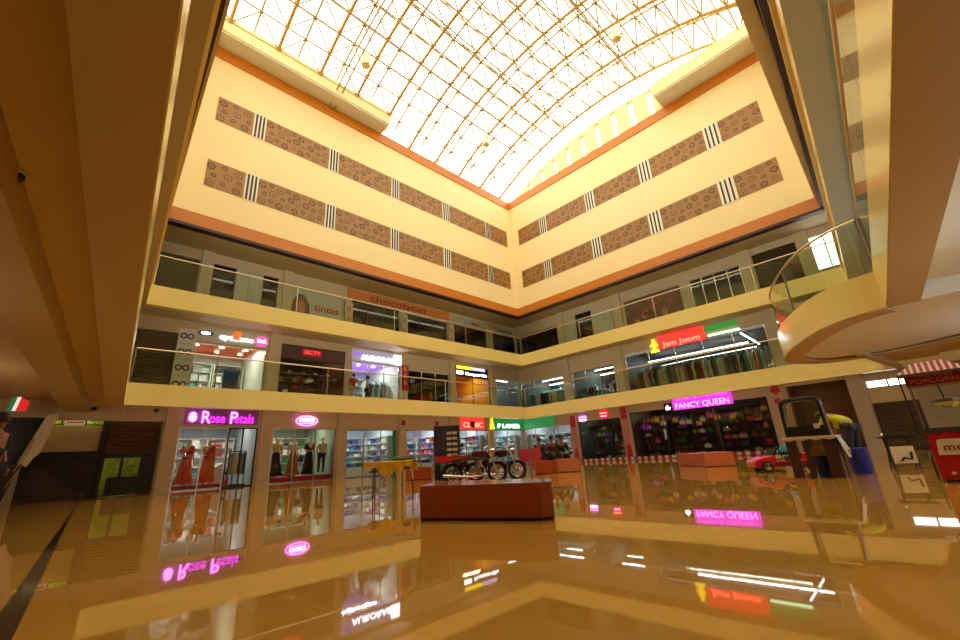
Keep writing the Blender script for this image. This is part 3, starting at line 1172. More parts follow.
sw_ = thing('fabric_bolt_stand', 'white draped fabric beside the orange mannequins in the shop window', 'fabric', pos('A', -18.1, S + 1.3, 0))
MB().yprism([(-.3, .75), (.35, 1.15), (.4, .8), (.35, .1), (-.2, .1)], -.15, .15).build('drape', GM['white'], sw_)
rk = thing('bag_rack', 'black upright rack of bags in the doorway under the purple sign', 'rack', pos('A', -17.35, S + .55, 0))
MB().box(-.4, .4, -.2, .25, 0, .12).build('base', M_black, rk)
for sx in (-.36, .36):
    MB().tube([(sx, 0, .1), (sx, 0, 1.6)], .025, 6).build('upright', M_black, rk)
MB().tube([(-.36, 0, 1.6), (.36, 0, 1.6)], .025, 6).build('crossbar', M_black, rk)
for i in range(6):
    good('garment', ['grey', 'cream', 'white', 'black', 'grey', 'black'][i], 'A', -17.62 + .11 * i, S + .55, .55, .3, .5, 1.02, 'the black rack under the purple sign', PI / 2, 'on')
t = sign('A', -18.3, 3.13, 'glowing purple and pink lettered shop sign over the window with orange mannequins')
MB().box(-1.5, 1.5, -.06, 0, -.33, .42).build('panel', mat('purple_panel', (150, 80, 170), .35), t)
lettering('Rose Petals', .62, G_mag, t, .22, -.08, -.08, 2.15)
lettering('R', .78, G_pink, t, -.74, -.1, -.05, .34, .02, 'initial')
lettering('P', .78, G_pink, t, .4, -.1, -.05, .3, .02, 'initial')
MB().lathe([(.02, -.2), (.14, -.12), (.17, .02), (.11, .1), (.15, .16), (.05, .24)], 12, c=(-1.25, -.12, -.05)).build('perfume_emblem', G_pink, t, smooth=True)

# ---- A ground 2: four mannequins, oval sign
pl = 'the shop under the pink oval sign'
interior('A', 0, -16.02, -12.7, mat('shop_green_grey', (140, 156, 140), .5), M_white, M_shopfl, power=70, col=(1, .97, .9))
glazing('A', 0, -16.02, -12.7, 2.64, 3)
shelf('A', -15.9, -14.4, 6.7, 0, 2.4, 5, pl, ['boxed item', 'garment'], ['white', 'teal', 'grey', 'black', 'cream'])
shelf('A', -14.3, -12.8, 6.7, 0, 2.4, 5, pl, ['garment', 'boxed item'], ['white', 'green', 'grey', 'black'])
o = MB().bbox(-15.95, -12.75, S + .15, S + 1.2, 0.0, .28, .03).build('dais', GM['red'])
tag(o, 'long low red display platform under four mannequins', 'platform')
for i, (s, tp, bt, sk, lb) in enumerate(((-15.55, (236, 190, 90), None, (60, 24, 26), 'first from the left, mustard top and dark maroon skirt'),
                                        (-14.7, (232, 206, 170), None, (176, 110, 60), 'second from the left, pale top and tan skirt'),
                                        (-13.85, (70, 34, 24), None, (30, 18, 18), 'third from the left, dark brown long dress'),
                                        (-13.15, (238, 216, 140), (46, 60, 86), None, 'fourth from the left, cream top and blue trousers'))):
    figure('mannequin', 'mannequin on the red platform, ' + lb, 'mannequin', pos('A', s, S + .65, .28), (-.2, .1, .3, -.1)[i],
           {'wrr': (-.12, -.2, 1.05), 'par': (-.07, -.24, 1.07)} if i % 2 == 0 else None, 1.17, MANQ, None, DC('top%d' % i, tp), DC('bot%d' % i, bt) if bt else None, 'short', DC('sk%d' % i, sk) if sk else None, None)
t = sign('A', -14.4, 3.03, 'glowing pink oval sign over the window with four mannequins')
n = 28
MB().yprism([(.58 * math.cos(2 * PI * i / n), .27 * math.sin(2 * PI * i / n)) for i in range(n)], -.08, 0).build('panel', mat('rose_panel', (214, 60, 120), .4, emit=(226, 70, 150), es=1.2), t)
MB().tube([(.56 * math.cos(2 * PI * i / n), -.1, .25 * math.sin(2 * PI * i / n)) for i in range(n)], .03, 6, closed=True).build('border', G_pink, t)
lettering('CHOICE', .24, G_white, t, 0, -.1, .02, .8)
MB().box(-.4, .4, -.1, -.08, -.15, -.11).build('underline', G_pink, t)
MB().box(-.4, .4, -.1, -.08, .16, .19).build('overline', G_pink, t)


# ---- A ground 3..5: bright phone and stationery shops
def bright_shop(w, s0, s1, zt, place, cols, n=3, kinds=('boxed item', 'jar', 'handbag'), power=70, col=(.93, .96, 1), counter=True, k=0, frame=None, shelfm=None, tubes=2, label=None):
    interior(w, k, s0, s1, mat('shop_pale_blue', (170, 180, 192), .5), M_white, M_shopfl, power=power, col=col)
    glazing(w, k, s0, s1, zt, n, frame)
    z0 = FLOORZ[k]
    m = (s0 + s1) / 2
    shelf(w, s0 + .1, s1 - .1, 6.9, z0, 2.35, 6, place, list(kinds), cols, shelfm, dens=.85, label='white back wall shelving of ' + place)
    sd = -1 if w == 'A' else 1
    sc0 = (s1 - .42) if w == 'A' else (s0 + .42)
    shelf(w, sc0 - 1.35, sc0 + 1.35, 5.1, z0, 2.3, 6, place, list(kinds), cols, shelfm, dens=.9, label='white shelving along the side wall of ' + place, turn=sd * PI / 2)
    if counter:
        t = thing('glass_counter', 'low glass display counter inside ' + place, 'counter', pos(w, m, 4.8, z0), ROT[w])
        L = (s1 - s0) * .38
        MB().box(-L, L, -.25, .25, 0, .55).build('cabinet', M_white, t)
        MB().box(-L, L, -.25, .25, .56, .95).build('glass_case', M_glass, t)
        MB().box(-L, L, -.26, .26, .95, .99).build('counter_top', M_steel, t)
        for i in range(7):
            good(random.choice(list(kinds)), random.choice(cols), w, m - L * .85 + i * L * .28, 4.8, z0 + .575, .2, .2, .22, place, 0, 'in the counter of')
    for i in range(tubes):
        tube_light(w, s0 + .2, s1 - .2, 4.2 + 1.5 * i, 4.2 + 1.5 * i, (3.12, 6.8, 10.7)[k], 'white tube light on the ceiling of ' + place, 'tube lights in ' + place)


bright_shop('A', -12.05, -8.68, 2.6, 'the bright shop behind the draped table', ['white', 'silver', 'blue', 'grey', 'purple', 'teal'], 3)
gf = thing('green_door_frame', 'green glass door frame at the right end of the bright shop behind the draped table', 'door frame', pos('A', -8.9, S + .05, 0))
MB().box(-.1, .1, -.05, .05, 0, 2.55).build('frame', mat('green_frame', (30, 130, 80), .3), gf)
bright_shop('A', -8.05, -4.6, 2.6, 'the bright shop behind the tall banner', ['white', 'silver', 'blue', 'red', 'pink', 'grey'], 3)
bright_shop('A', -4.0, -0.75, 2.62, 'the bright shop under the red block sign', ['white', 'silver', 'blue', 'black', 'red', 'grey'], 3)
bright_shop('A', -0.25, 3.14, 2.65, 'the corner shop left of the green sign corner', ['white', 'silver', 'blue', 'teal', 'grey'], 2, counter=False, tubes=1)
bright_shop('B', -3.14, 1.35, 2.7, 'the corner shop under the long green sign', ['white', 'silver', 'blue', 'teal', 'grey', 'black'], 4)
for (s, lb) in ((-8.35, 'on the pilaster left of the tall banner'), (-5.6, 'above the shop behind the tall banner')):
    t = sign('A', s, 3.02, 'small red square sign %s' % lb, d=S - .13 if s < -8 else S, name='wall_sign')
    MB().box(-.13, .13, -.04, 0, -.16, .16).build('panel', GM['red'], t)
    MB().box(-.07, .07, -.05, -.04, -.1, .1).build('emblem', mat('dark_red', (110, 14, 16), .5), t)
t = sign('A', -2.35, 3.0, 'glowing red block sign with dark square, left of the yellow totem')
MB().box(-1.15, 1.15, -.08, 0, -.3, .55).build('panel', mat('red_sign_panel', (214, 50, 44), .4, emit=(235, 50, 40), es=1.3), t)
lettering('CLINIC', .5, G_redl, t, 0, -.1, -.05, 1.9)
MB().box(-.25, .12, -.13, -.08, -.22, .22).build('emblem', mat('dark_red', (110, 14, 16), .5), t)
t = sign('A', -0.45, 2.85, 'yellow glowing totem emblem between the red and the green signs', d=S - .14)
MB().yprism([(-.25, -.15), (.25, -.15), (.12, .15), (.05, .7), (0, .95), (-.05, .7), (-.12, .15)], -.06, 0).build('emblem', G_yel, t)
t = sign('A', 1.6, 3.02, 'dark green sign with small white letters left of the corner of the green signs')
MB().box(-1.75, 1.5, -.06, 0, -.34, .5).build('panel', mat('green_sign_panel', (40, 130, 76), .4, emit=(40, 150, 80), es=.5), t)
lettering('P LAMER', .42, G_white, t, -.1, -.08, -.1, 2.5)
t = sign('B', -1.5, 3.02, 'plain dark green sign panel on the right wall beside the corner')
MB().box(-1.6, 1.5, -.06, 0, -.34, .5).build('panel', mat('green_sign_panel', (40, 130, 76), .4), t)

# ---- B ground: dark shelves shop and the magenta sign shop
pl = 'the dim shop between poster columns'
M_gshelf = mat('dark_green_shelf', (44, 62, 46), .5)
interior('B', 0, 2.05, 5.42, mat('dark_green_wall', (50, 60, 44), .6), M_inner, None, power=34, col=(.9, 1, .85))
glazing('B', 0, 2.05, 5.42, 2.75, 3, M_black)
shelf('B', 2.15, 3.7, 4.6, 0, 2.5, 6, pl, ['pot', 'jar', 'boxed item'], ['green', 'silver', 'black', 'brown', 'grey', 'white'], M_gshelf)
shelf('B', 3.8, 5.35, 4.6, 0, 2.5, 6, pl, ['pot', 'jar', 'boxed item'], ['green', 'silver', 'black', 'brown', 'grey', 'red'], M_gshelf)
pl = 'the shop under the magenta sign'
interior('B', 0, 6.1, 14.0, mat('dark_brown_wall', (64, 48, 34), .6), M_inner, None, power=100, col=(1, .95, .8), zc=3.3)
glazing('B', 0, 6.1, 14.0, 2.95, 6, M_black)
xs = [6.2, 7.75, 9.3, 10.85, 12.4]
for i, s in enumerate(xs):
    shelf('B', s, s + 1.48, 4.4 + (.5 if i % 2 else 0), 0, 2.7, 6, pl, ['handbag', 'pot', 'boxed item', 'jar'], ['black', 'brown', 'red', 'green', 'white', 'yellow', 'purple', 'cream', 'pink'], mat('dark_shelf', (58, 40, 28), .5), dens=.95,
          label='dark display shelving in the shop under the magenta sign, %s from the left' % ordn[i])
for i in range(18):
    good('handbag', random.choice(['white', 'green', 'yellow', 'pink', 'purple', 'black', 'brown']), 'B', 6.6 + i * .41, 4.1, 1.9 + random.uniform(0, .5), .3, .3, .35, pl, 0, 'hanging in')
M_spot = em('spot', (255, 250, 235), 14)
for i in range(12):
    s = 6.6 + i * .62
    o = MB().lathe([(.02, .03), (.05, .03), (.055, 0), (.02, -.01)], 10).build('spotlight', M_spot)
    o.location = pos('B', s, 3.9 + .9 * (i % 2), 3.24)
    tag(o, 'small round ceiling spotlight in the shop under the magenta sign', 'light', 'spotlights under the magenta sign shop ceiling')
t = sign('B', 10.72, 3.02, 'glowing magenta shop sign on the right wall of the ground floor')
MB().box(-1.65, 1.65, -.1, 0, -.24, .5).build('panel', mat('magenta_panel', (220, 50, 200), .4, emit=(225, 45, 205), es=1.3), t)
lettering('FANCY QUEEN', .46, G_pink, t, 0, -.12, -.04, 3.0)
lettering('LADIES & CHILDREN', .2, mat('magenta_dim', (240, 110, 220), .4, emit=(240, 90, 220), es=1.6), t, 0, -.12, .36, 2.9, name='small_lettering')
t = sign('B', 8.72, 2.98, 'small black square sign with a white figure left of the magenta sign')
MB().box(-.24, .24, -.06, 0, -.26, .26).build('panel', M_black, t)
MB().yprism([(-.12, -.12), (.12, -.12), (.16, .02), (.06, .0), (.04, .12), (.0, .16), (-.05, .1), (-.14, .02)], -.08, -.06).build('emblem', G_white, t)
t = sign('B', 2.55, 2.98, 'small lilac round sign over the dim shop near the corner', name='round_sign')
MB().yprism([(.34 * math.cos(a * PI / 8), .3 * math.sin(a * PI / 8)) for a in range(16)], -.08, 0).build('panel', mat('lilac_panel', (190, 110, 190), .4, emit=(190, 90, 190), es=.7), t)
MB().box(-.3, .3, -.1, -.08, .03, .12).build('upper_stripe', G_pink, t)
MB().box(-.28, .28, -.1, -.08, -.17, -.08).build('lower_stripe', G_white, t)
t = sign('B', 4.25, 3.1, 'small red round sign over the dim shop beside the lilac one', name='round_sign')
MB().yprism([(.36 * math.cos(a * PI / 8), .32 * math.sin(a * PI / 8)) for a in range(16)], -.08, 0).build('panel', mat('redround', (214, 30, 30), .4, emit=(225, 30, 26), es=.9), t)
MB().box(-.28, .28, -.1, -.08, .03, .1).build('upper_stripe', G_redl, t)
MB().box(-.22, .22, -.1, -.08, -.18, -.1).build('lower_stripe', G_pink, t)
# striped kerb barriers in front of the two shops
for i in range(9):
    s0 = 2.15 + i * 1.32
    if 5.3 < s0 < 5.9:
        continue
    lbl = 'red and white striped low barrier before the right-hand shops, %s from the corner' % (['first', 'second', 'third', 'fourth', 'fifth', 'sixth', 'seventh', 'eighth', 'ninth'][i])
    t = thing('striped_barrier', lbl, 'barrier', pos('B', s0, S - .22, 0), ROT['B'], 'striped low barriers')
    for j in range(6):
        MB().bbox(j * .21, j * .21 + .21, -.06, .06, .02, .2, .015).build('segment', GM['red'] if j % 2 == 0 else GM['white'], t)

# posters on columns
for (s, z0, z1, lb, c) in ((1.7, 0, 3.3, 'first column from the corner', (214, 150, 140)), (5.75, 0, 3.5, 'column left of the magenta sign shop', (224, 150, 132))):
    t = thing('column_poster', 'pink and red printed poster wrapping the ' + lb, 'poster', pos('B', s, S - .125, z0), ROT['B'])
    MB().box(-.26, .26, -.012, 0, 0, z1).build('sheet', mat('poster_pink', c, .4, noise=.15, nscale=3), t)
    MB().yprism([(-.2, z1 - .9), (.2, z1 - .9), (.22, z1 - .15), (0, z1 - .02), (-.2, z1 - .2)], -.02, -.012).build('red_print', mat('poster_red', (200, 40, 44), .4), t)
    MB().yprism([(-.22, .1), (.22, .1), (.2, .7), (.05, 1.1), (-.1, .8)], -.02, -.012).build('lower_print', mat('poster_red', (200, 40, 44), .4), t)
    MB().box(.262, .285, -.03, .3, 0, z1).build('pale_edge', mat('poster_edge', (236, 226, 200), .4), t)
for (z, r, lb) in ((3.2, .26, 'upper'), (2.62, .2, 'lower')):
    t = sign('B', 14.5, z, '%s red sticker on the pilaster right of the magenta sign shop' % lb, d=S - .13, name='sticker')
    MB().yprism([(r * math.cos(a * PI / 5 + .3) * (1 if a % 2 else .72), r * math.sin(a * PI / 5 + .3) * (1 if a % 2 else .8)) for a in range(10)], -.02, 0).build('sheet', mat('sticker_red', (206, 44, 46), .5), t)
# dark passage and bright stairwell at the right end
mb = MB()
wbox(mb, 'B', 14.9, 15.0, S + .2, 7, 0, 3.7)
wbox(mb, 'B', 17.35, 17.45, S + .2, 7, 0, 3.7)
wbox(mb, 'B', 14.9, 17.45, 5.6, 5.7, 0, 3.7)
struct('wall_right', mb, mat('passage_brown', (150, 116, 76), .6))
wa = thing('notice_board', 'faint pinkish notice on the back wall of the dark passage', 'notice', pos('B', 16.2, 5.58, 1.6), ROT['B'])
MB().box(-.5, .5, -.02, 0, 0, .9).build('sheet', mat('pinkish_sheet', (176, 120, 104), .6), wa)
st_ = 18.05
shutter('B', 0, 18.05, 19.6, 2.05, d=S + .12)
mb = wbox(MB(), 'B', 18.05, 19.6, S + .1, S + .2, 2.05, 2.72)
struct('wall_right', mb, mat('cream_panel', (236, 220, 160), .5, emit=(236, 220, 150), es=0.0))
glazing('B', 0, 18.05, 19.6, 3.1, 2, M_steel, z0=2.72, m=G_day)
mb = MB()
wbox(mb, 'B', 17.6, 19.2, 8.45, 8.5, 0, 1)
# outer wall stays closed; the high window panes emit in place of daylight
WN[0] += 1
glazing('B', 2, 17.75, 19.0, 10.85, 2, M_stripew, z0=8.95, m=G_day)

# ---- first floor, left wall
shutter('A', 1, -22.6, -20.6, 6.9)
pl = 'the eyewear shop on the first floor'
interior('A', 1, -19.9, -16.72, M_white, mat('orange_ceiling', (206, 92, 44), .5), None, power=105, col=(1, .97, .93), zc=7.0)
glazing('A', 1, -19.9, -16.72, 6.6, 3)
shelf('A', -19.8, -18.4, 6.6, 3.94, 2.4, 5, pl, ['boxed item', 'jar'], ['white', 'silver', 'teal', 'blue', 'grey'])
shelf('A', -18.3, -16.85, 6.6, 3.94, 2.4, 5, pl, ['boxed item', 'jar'], ['white', 'silver', 'red', 'black', 'cream'])
for i in range(9):
    o = MB().lathe([(.02, .03), (.09, .03), (.1, 0), (.02, -.01)], 10).build('downlight', M_spot)
    o.location = pos('A', -19.5 + (i % 3) * 1.15, 4.1 + 1.1 * (i // 3), 6.94)
    tag(o, 'round white downlight in the orange ceiling of the eyewear shop', 'light', 'downlights in the orange ceiling')
o = MB().box(-.35, .35, 0, .05, 0, 1.1).build('poster', GM['blue'])
o.location = pos('A', -18.15, S + .3, 4.3)
tag(o, 'blue upright poster inside the eyewear shop window on the first floor', 'poster')
for i in range(4):
    t = sign('A', -20.25, 4.55 + i * .75, 'white panel with a round dark eyewear print beside the eyewear shop, %s from the bottom' % ordn[i], name='eyewear_panel', group='eyewear panels beside the shop')
    MB().box(-.34, .34, -.03, 0, -.36, .36).build('sheet', GM['white'], t)
    for sx in (-.14, .14):
        MB().torus(.11, .03, (sx, -.04, .0), 'y', 12, 5).build('lens_print', M_black, t)
t = sign('A', -18.3, 7.0, 'white sign band with a black eye logo over the eyewear shop on the first floor')
MB().box(-1.6, 1.6, -.05, 0, -.35, .38).build('panel', mat('grey_white_panel', (206, 206, 196), .4), t)
MB().yprism([(-1.25 + .3 * math.cos(a * PI / 8), .05 + .13 * math.sin(a * PI / 8)) for a in range(16)], -.07, -.05).build('eye_logo', M_black, t)
MB().yprism([(-1.25 + .2 * math.cos(a * PI / 8), .05 + .08 * math.sin(a * PI / 8)) for a in range(16)], -.08, -.07).build('eye_white', G_white, t)
lettering('eyezone', .34, G_white, t, .1, -.07, -.02, 1.5)
MB().yprism([(-.1, -.1), (.25, -.12), (.2, .1), (.3, .35), (.05, .36), (-.12, .2)], -.1, -.08).build('orange_figure', mat('orange_fig', (236, 110, 40), .4, emit=(236, 110, 40), es=.9), t)
t = sign('A', -17.05, 7.0, 'round pink lit sign at the right end of the eyewear shop band', d=S - .06, name='round_sign')
MB().yprism([(.3 * math.cos(a * PI / 8), .28 * math.sin(a * PI / 8)) for a in range(16)], -.06, 0).build('panel', mat('pink_round', (240, 80, 160), .4, emit=(240, 70, 150), es=1.5), t)
lettering('RnR', .24, G_white, t, 0, -.08, 0)
# brown shop
pl = 'the dark brown upstairs shop'
interior('A', 1, -16.0, -12.35, mat('choc_wall', (84, 46, 24), .5), mat('choc_ceiling', (60, 34, 20), .5), None, power=42, col=(1, .75, .45), zc=7.1)
glazing('A', 1, -16.0, -12.35, 6.35, 3, mat('choc_frame', (70, 30, 18), .4))
struct('wall_left', MB().box(-16.0, -12.35, S + .02, S + .08, 6.36, 7.1), mat('choc_header', (84, 30, 22), .4))
shelf('A', -15.9, -14.2, 6.6, 3.94, 2.3, 5, pl, ['shoe', 'boxed item'], ['black', 'brown', 'white', 'cream'], mat('choc_shelf', (90, 52, 28), .5))
shelf('A', -14.1, -12.45, 6.6, 3.94, 2.3, 5, pl, ['shoe', 'handbag'], ['red', 'brown', 'orange', 'white'], mat('choc_shelf', (90, 52, 28), .5))
for i in range(14):
    good('shoe', random.choice(['white', 'black', 'grey', 'brown', 'cream']), 'A', -15.7 + i * .24, 3.9, 5.2 + .25 * (i % 3), .22, .3, .14, pl, 0, 'on rods in the window of')
for i in range(3):
    MBt = MB().tube([(-1.7, 0, 0), (1.7, 0, 0)], .02, 6)
    o = MBt.build('display_rod', M_chrome)
    o.location = pos('A', -14.15, 3.9, 5.18 + .25 * i)
    tag(o, 'chrome display rod in the window of the dark brown shop', 'rod', 'display rods in the brown shop window')
for i in range(4):
    o = MB().lathe([(.02, .03), (.05, .03), (.055, 0), (.02, -.01)], 10).build('spotlight', em('warmspot', (255, 200, 130), 14))
    o.location = pos('A', -15.5 + i * .9, 4.3, 7.05)
    tag(o, 'warm ceiling spotlight in the dark brown shop', 'light', 'warm spotlights in the brown shop')
t = sign('A', -14.35, 6.75, 'red lit lettering on a dark band over the brown shop on the first floor')
MB().box(-.55, .55, -.03, .02, -.2, .2).build('panel', mat('dkred_panel', (120, 20, 24), .4, emit=(150, 10, 20), es=.5), t)
lettering('SICTY', .28, mat('red_letters', (240, 60, 60), .4, emit=(245, 60, 60), es=1.6), t, 0, -.05, 0, .9)
# white shop with violet ceiling
pl = 'the white shop with the violet ceiling'
interior('A', 1, -11.9, -8.55, M_white, mat('violet_ceiling', (170, 130, 226), .4, emit=(150, 100, 240), es=.9), None, power=110, col=(.95, .97, 1), zc=7.0)
glazing('A', 1, -11.9, -8.55, 6.62, 3)
shelf('A', -11.8, -10.3, 6.6, 3.94, 2.3, 5, pl, ['garment', 'boxed item'], ['white', 'teal', 'green', 'grey', 'cream'])
shelf('A', -10.2, -8.65, 6.6, 3.94, 2.3, 5, pl, ['garment', 'boxed item'], ['white', 'blue', 'green', 'grey', 'black'])
for i in range(12):
    good('garment', random.choice(['white', 'teal', 'green', 'grey', 'blue', 'black']), 'A', -10.3 + i * .14, 4.6, 4.75, .5, .5, 1.0, pl, PI / 2, 'on the rail in')
rt_ = thing('clothes_rail', 'chrome clothes rail in the window of the white shop with the violet ceiling', 'rail', pos('A', -9.5, 4.6, 3.94))
MB().tube([(-.95, 0, 0), (-.95, 0, 1.84), (.9, 0, 1.84), (.9, 0, 0)], .02, 6).build('frame', M_chrome, rt_)
for i in range(6):
    o = MB().lathe([(.02, .03), (.1, .03), (.11, 0), (.02, -.01)], 10).build('downlight', M_spot)
    o.location = pos('A', -11.4 + (i % 3) * 1.1, 4.2 + 1.3 * (i // 3), 6.94)
    tag(o, 'round white downlight in the violet ceiling', 'light', 'downlights in the violet ceiling')
t = sign('A', -10.2, 7.0, 'white lit shop sign over the shop with the violet ceiling')
MB().box(-1.75, 1.7, -.05, 0, -.36, .38).build('panel', mat('lilac_white_panel', (196, 190, 214), .4, emit=(190, 190, 230), es=.25), t)
lettering('AURORASS', .42, G_white, t, .1, -.07, -.12, 2.5)
MB().box(1.15, 1.66, -.09, -.05, -.3, .3).build('bright_block', G_white, t)
lettering('ONE', .25, mat('violet_letters', (120, 70, 200), .4, emit=(130, 80, 230), es=1.2), t, -1.45, -.07, .05)
t = sign('A', -8.25, 6.0, 'tall narrow red banner sign with white marks on the pilaster of the first floor', d=S - .14, name='vertical_banner')
MB().box(-.26, .26, -.05, 0, -.95, .7).build('panel', GM['red'], t)
lettering('K', .4, mat('pale_print', (236, 190, 180), .5), t, 0, -.07, .42)
lettering('S', .4, mat('pale_print', (236, 190, 180), .5), t, 0, -.07, -.02)
lettering('B', .4, mat('pale_print', (236, 190, 180), .5), t, 0, -.07, -.46)
# dim green glass front
interior('A', 1, -7.95, -4.4, M_inner, M_inner, None, zc=6.9)
glazing('A', 1, -7.95, -4.4, 6.5, 3, m=glass_mat('green_film_glass', (66, 80, 50), 1.6))
# yellow shop
pl = 'the amber shop on the first floor'
interior('A', 1, -3.8, -0.25, mat('amber_wall', (210, 140, 30), .5), mat('amber_ceiling', (200, 140, 40), .5), None, power=95, col=(1, .85, .5), zc=7.0)
glazing('A', 1, -3.8, -0.25, 6.5, 2, M_black)
shelf('A', -3.7, -2.1, 6.6, 3.94, 2.2, 4, pl, ['handbag', 'shoe'], ['yellow', 'black', 'brown', 'orange', 'white'], mat('amber_shelf', (180, 120, 40), .5))
shelf('A', -2.0, -.35, 6.6, 3.94, 2.2, 4, pl, ['handbag', 'shoe'], ['yellow', 'black', 'brown', 'red', 'white'], mat('amber_shelf', (180, 120, 40), .5))
figure('mannequin', 'mannequin in white top and yellow skirt in the amber shop window', 'mannequin', pos('A', -3.0, 4.3, 3.94), 0, None, 1.05, MANQ, None, DC('whitetop', (236, 230, 214)), None, 'short', DC('yellowsk', (236, 190, 50)), None)
t = sign('A', -2.1, 6.75, 'black and white lit sign band over the amber shop on the first floor')
MB().box(-1.65, 1.65, -.05, 0, -.26, .5).build('panel', M_black, t)
lettering('Kasparilla', .3, G_white, t, .35, -.07, -.06, 2.2)
MB().box(-1.6, -1.0, -.08, -.05, -.14, .1).build('white_block', G_white, t)
MB().box(-1.6, -.1, -.08, -.05, .26, .48).build('yellow_block', G_yel, t)
MB().box(-.05, 1.3, -.08, -.05, .26, .48).build('lilac_block', mat('lilac_glow', (200, 190, 230), .4, emit=(200, 190, 235), es=1.4), t)


# ---- first floor corner and right wall: electrical goods and garments under long tubes
def dark_shop(w, k, s0, s1, zt, place, cols, kinds, n, power, rows=5, zc=None, h=2.4):
    interior(w, k, s0, s1, mat('slate_wall', (96, 104, 112), .6), mat('slate_ceiling', (70, 74, 86), .6), None, power=power, col=(.9, .95, 1), zc=zc, depth=6.6)
    glazing(w, k, s0, s1, zt, n, M_steel)
    L = s1 - s0
    m = max(1, int(L / 1.7))
    for i in range(m):
        a = s0 + .1 + (L - .2) * i / m
        shelf(w, a, a + (L - .2) / m - .08, 9.2, FLOORZ[k], h, rows, place, kinds, cols, mat('pale_shelf', (190, 200, 200), .5), first=1, label='pale back shelving of %s, %s from the left' % (place, ordn[min(i, 5)]))


dark_shop('A', 1, .45, 3.14, 6.5, 'the upstairs shop left of the corner', ['teal', 'white', 'blue', 'grey', 'black'], ['boxed item', 'pot'], 2, 55)
dark_shop('B', 1, -3.14, 1.2, 6.32, 'the upstairs shop right of the corner', ['teal', 'white', 'teal', 'grey', 'black'], ['boxed item', 'pot'], 3, 70)
dark_shop('B', 1, 2.0, 5.5, 6.4, 'the upstairs shop left of the red sign', ['grey', 'white', 'brown', 'green', 'black'], ['boxed item', 'garment', 'pot'], 3, 60)
dark_shop('B', 1, 6.4, 14.8, 6.85, 'the garment shop under the red sign', ['brown', 'white', 'grey', 'green', 'cream', 'orange', 'red'], ['garment', 'boxed item', 'handbag'], 5, 150, zc=7.05)
cols = ['grey', 'brown', 'white', 'black', 'cream', 'grey', 'teal', 'silver', 'brown', 'white', 'red']
for r, (dd, zz) in enumerate(((4.2, 4.55), (5.4, 4.95))):
    t = thing('clothes_rail', 'long chrome clothes rail in the garment shop under the red sign, %s row' % ('front', 'rear')[r], 'rail', pos('B', 10.5, dd, 3.94), ROT['B'])
    MB().tube([(-3.9, 0, 0), (-3.9, 0, zz + 1.1 - 3.94), (3.9, 0, zz + 1.1 - 3.94), (3.9, 0, 0)], .02, 6).build('frame', M_chrome, t)
    for i in range(46):
        good('garment', random.choice(cols), 'B', 6.75 + i * .165, dd + random.uniform(-.03, .03), zz + .02, .5, .5, 1.06, 'the garment shop under the red sign', PI / 2 + random.uniform(-.08, .08), 'on a rail in')
for i in range(20):
    good('pot', random.choice(['black', 'teal', 'grey', 'green', 'white']), 'B', 2.3 + (i % 10) * .33, 4.2, 3.95 + .7 * (i // 10), .3, .3, .68, 'the upstairs shop left of the red sign', 0, 'stacked in')
for i in range(14):
    good('boxed item', ['teal', 'white', 'black', 'blue', 'white', 'teal', 'grey'][i % 7], 'B', -2.6 + (i % 7) * .55, 4.3, 3.95 + .75 * (i // 7), .5, .45, .72, 'the upstairs shop right of the corner', 0, 'stacked in')
gj = 'tube lights in the first floor shops of the right wall'
tube_light('B', 6.6, 13.1, 6.5, 6.7, 6.68, 'front long tube light of the garment shop under the red sign', gj, r=.028)
tube_light('B', 6.6, 13.1, 8.8, 8.6, 6.68, 'rear long tube light of the garment shop under the red sign', gj, r=.028)
tube_light('B', 13.5, 13.4, 3.6, 8.0, 6.68, 'short cross tube light at the right end of the garment shop', gj, r=.03)
for a, b, lb in ((2.1, 5.4, 'the upstairs shop left of the red sign'), (-3.0, 1.0, 'the upstairs shop right of the corner')):
    for dd, q in ((5.0, 'front'), (7.2, 'rear')):
        tube_light('B', a + (.9 if q == 'front' else 0), b, dd, dd, 6.55, '%s tube light in %s' % (q, lb), gj, r=.035)
tube_light('A', .6, 3.0, 4.3, 4.3, 6.72, 'front tube light in the corner shop left of the corner on the first floor', gj)
tube_light('A', .6, 3.0, 6.0, 6.0, 6.72, 'rear tube light in the corner shop left of the corner on the first floor', gj)
t = sign('B', 10.35, 6.93, 'glowing red sign over the garment shop on the first floor of the right wall')
MB().box(-1.45, 1.4, -.1, 0, -.25, .6).build('panel', mat('red_sign_panel', (214, 50, 44), .4, emit=(235, 50, 40), es=1.3), t)
lettering('Jam Joom', .48, mat('coral_letters', (255, 120, 100), .4, emit=(255, 110, 90), es=3), t, 0, -.12, -.02, 2.3)
t = sign('B', 8.6, 6.85, 'yellow glowing trophy-shaped emblem left of the red sign')
MB().yprism([(-.28, -.3), (.28, -.3), (.25, -.15), (.08, -.1), (.12, .1), (.28, .12), (.1, .3), (.08, .55), (-.08, .55), (-.1, .3), (-.28, .12), (-.12, .1), (-.08, -.1), (-.25, -.15)], -.08, 0).build('emblem', G_yel, t)
o = MB().box(-1.2, 1.2, -.03, 0, 0, .95).build('lit_poster', mat('teal_lit', (120, 200, 205), .4, emit=(120, 200, 205), es=.7), loc=pos('B', -.9, 4.9, 4.75), rotz=ROT['B'])
tag(o, 'pale teal lit board inside the upstairs shop right of the corner', 'board')
t = sign('B', 12.65, 7.0, 'green bar sign with a pale green line right of the red sign')
MB().box(-.95, .85, -.06, 0, .12, .4).build('panel', mat('green_bar', (44, 140, 60), .4, emit=(40, 150, 60), es=.7), t)
MB().box(-.75, .95, -.08, 0, -.2, -.1).build('line', G_greenl, t)
shutter('B', 1, 15.7, 18.5, 6.5, m=mat('brown_shutter', (96, 66, 40), .5))

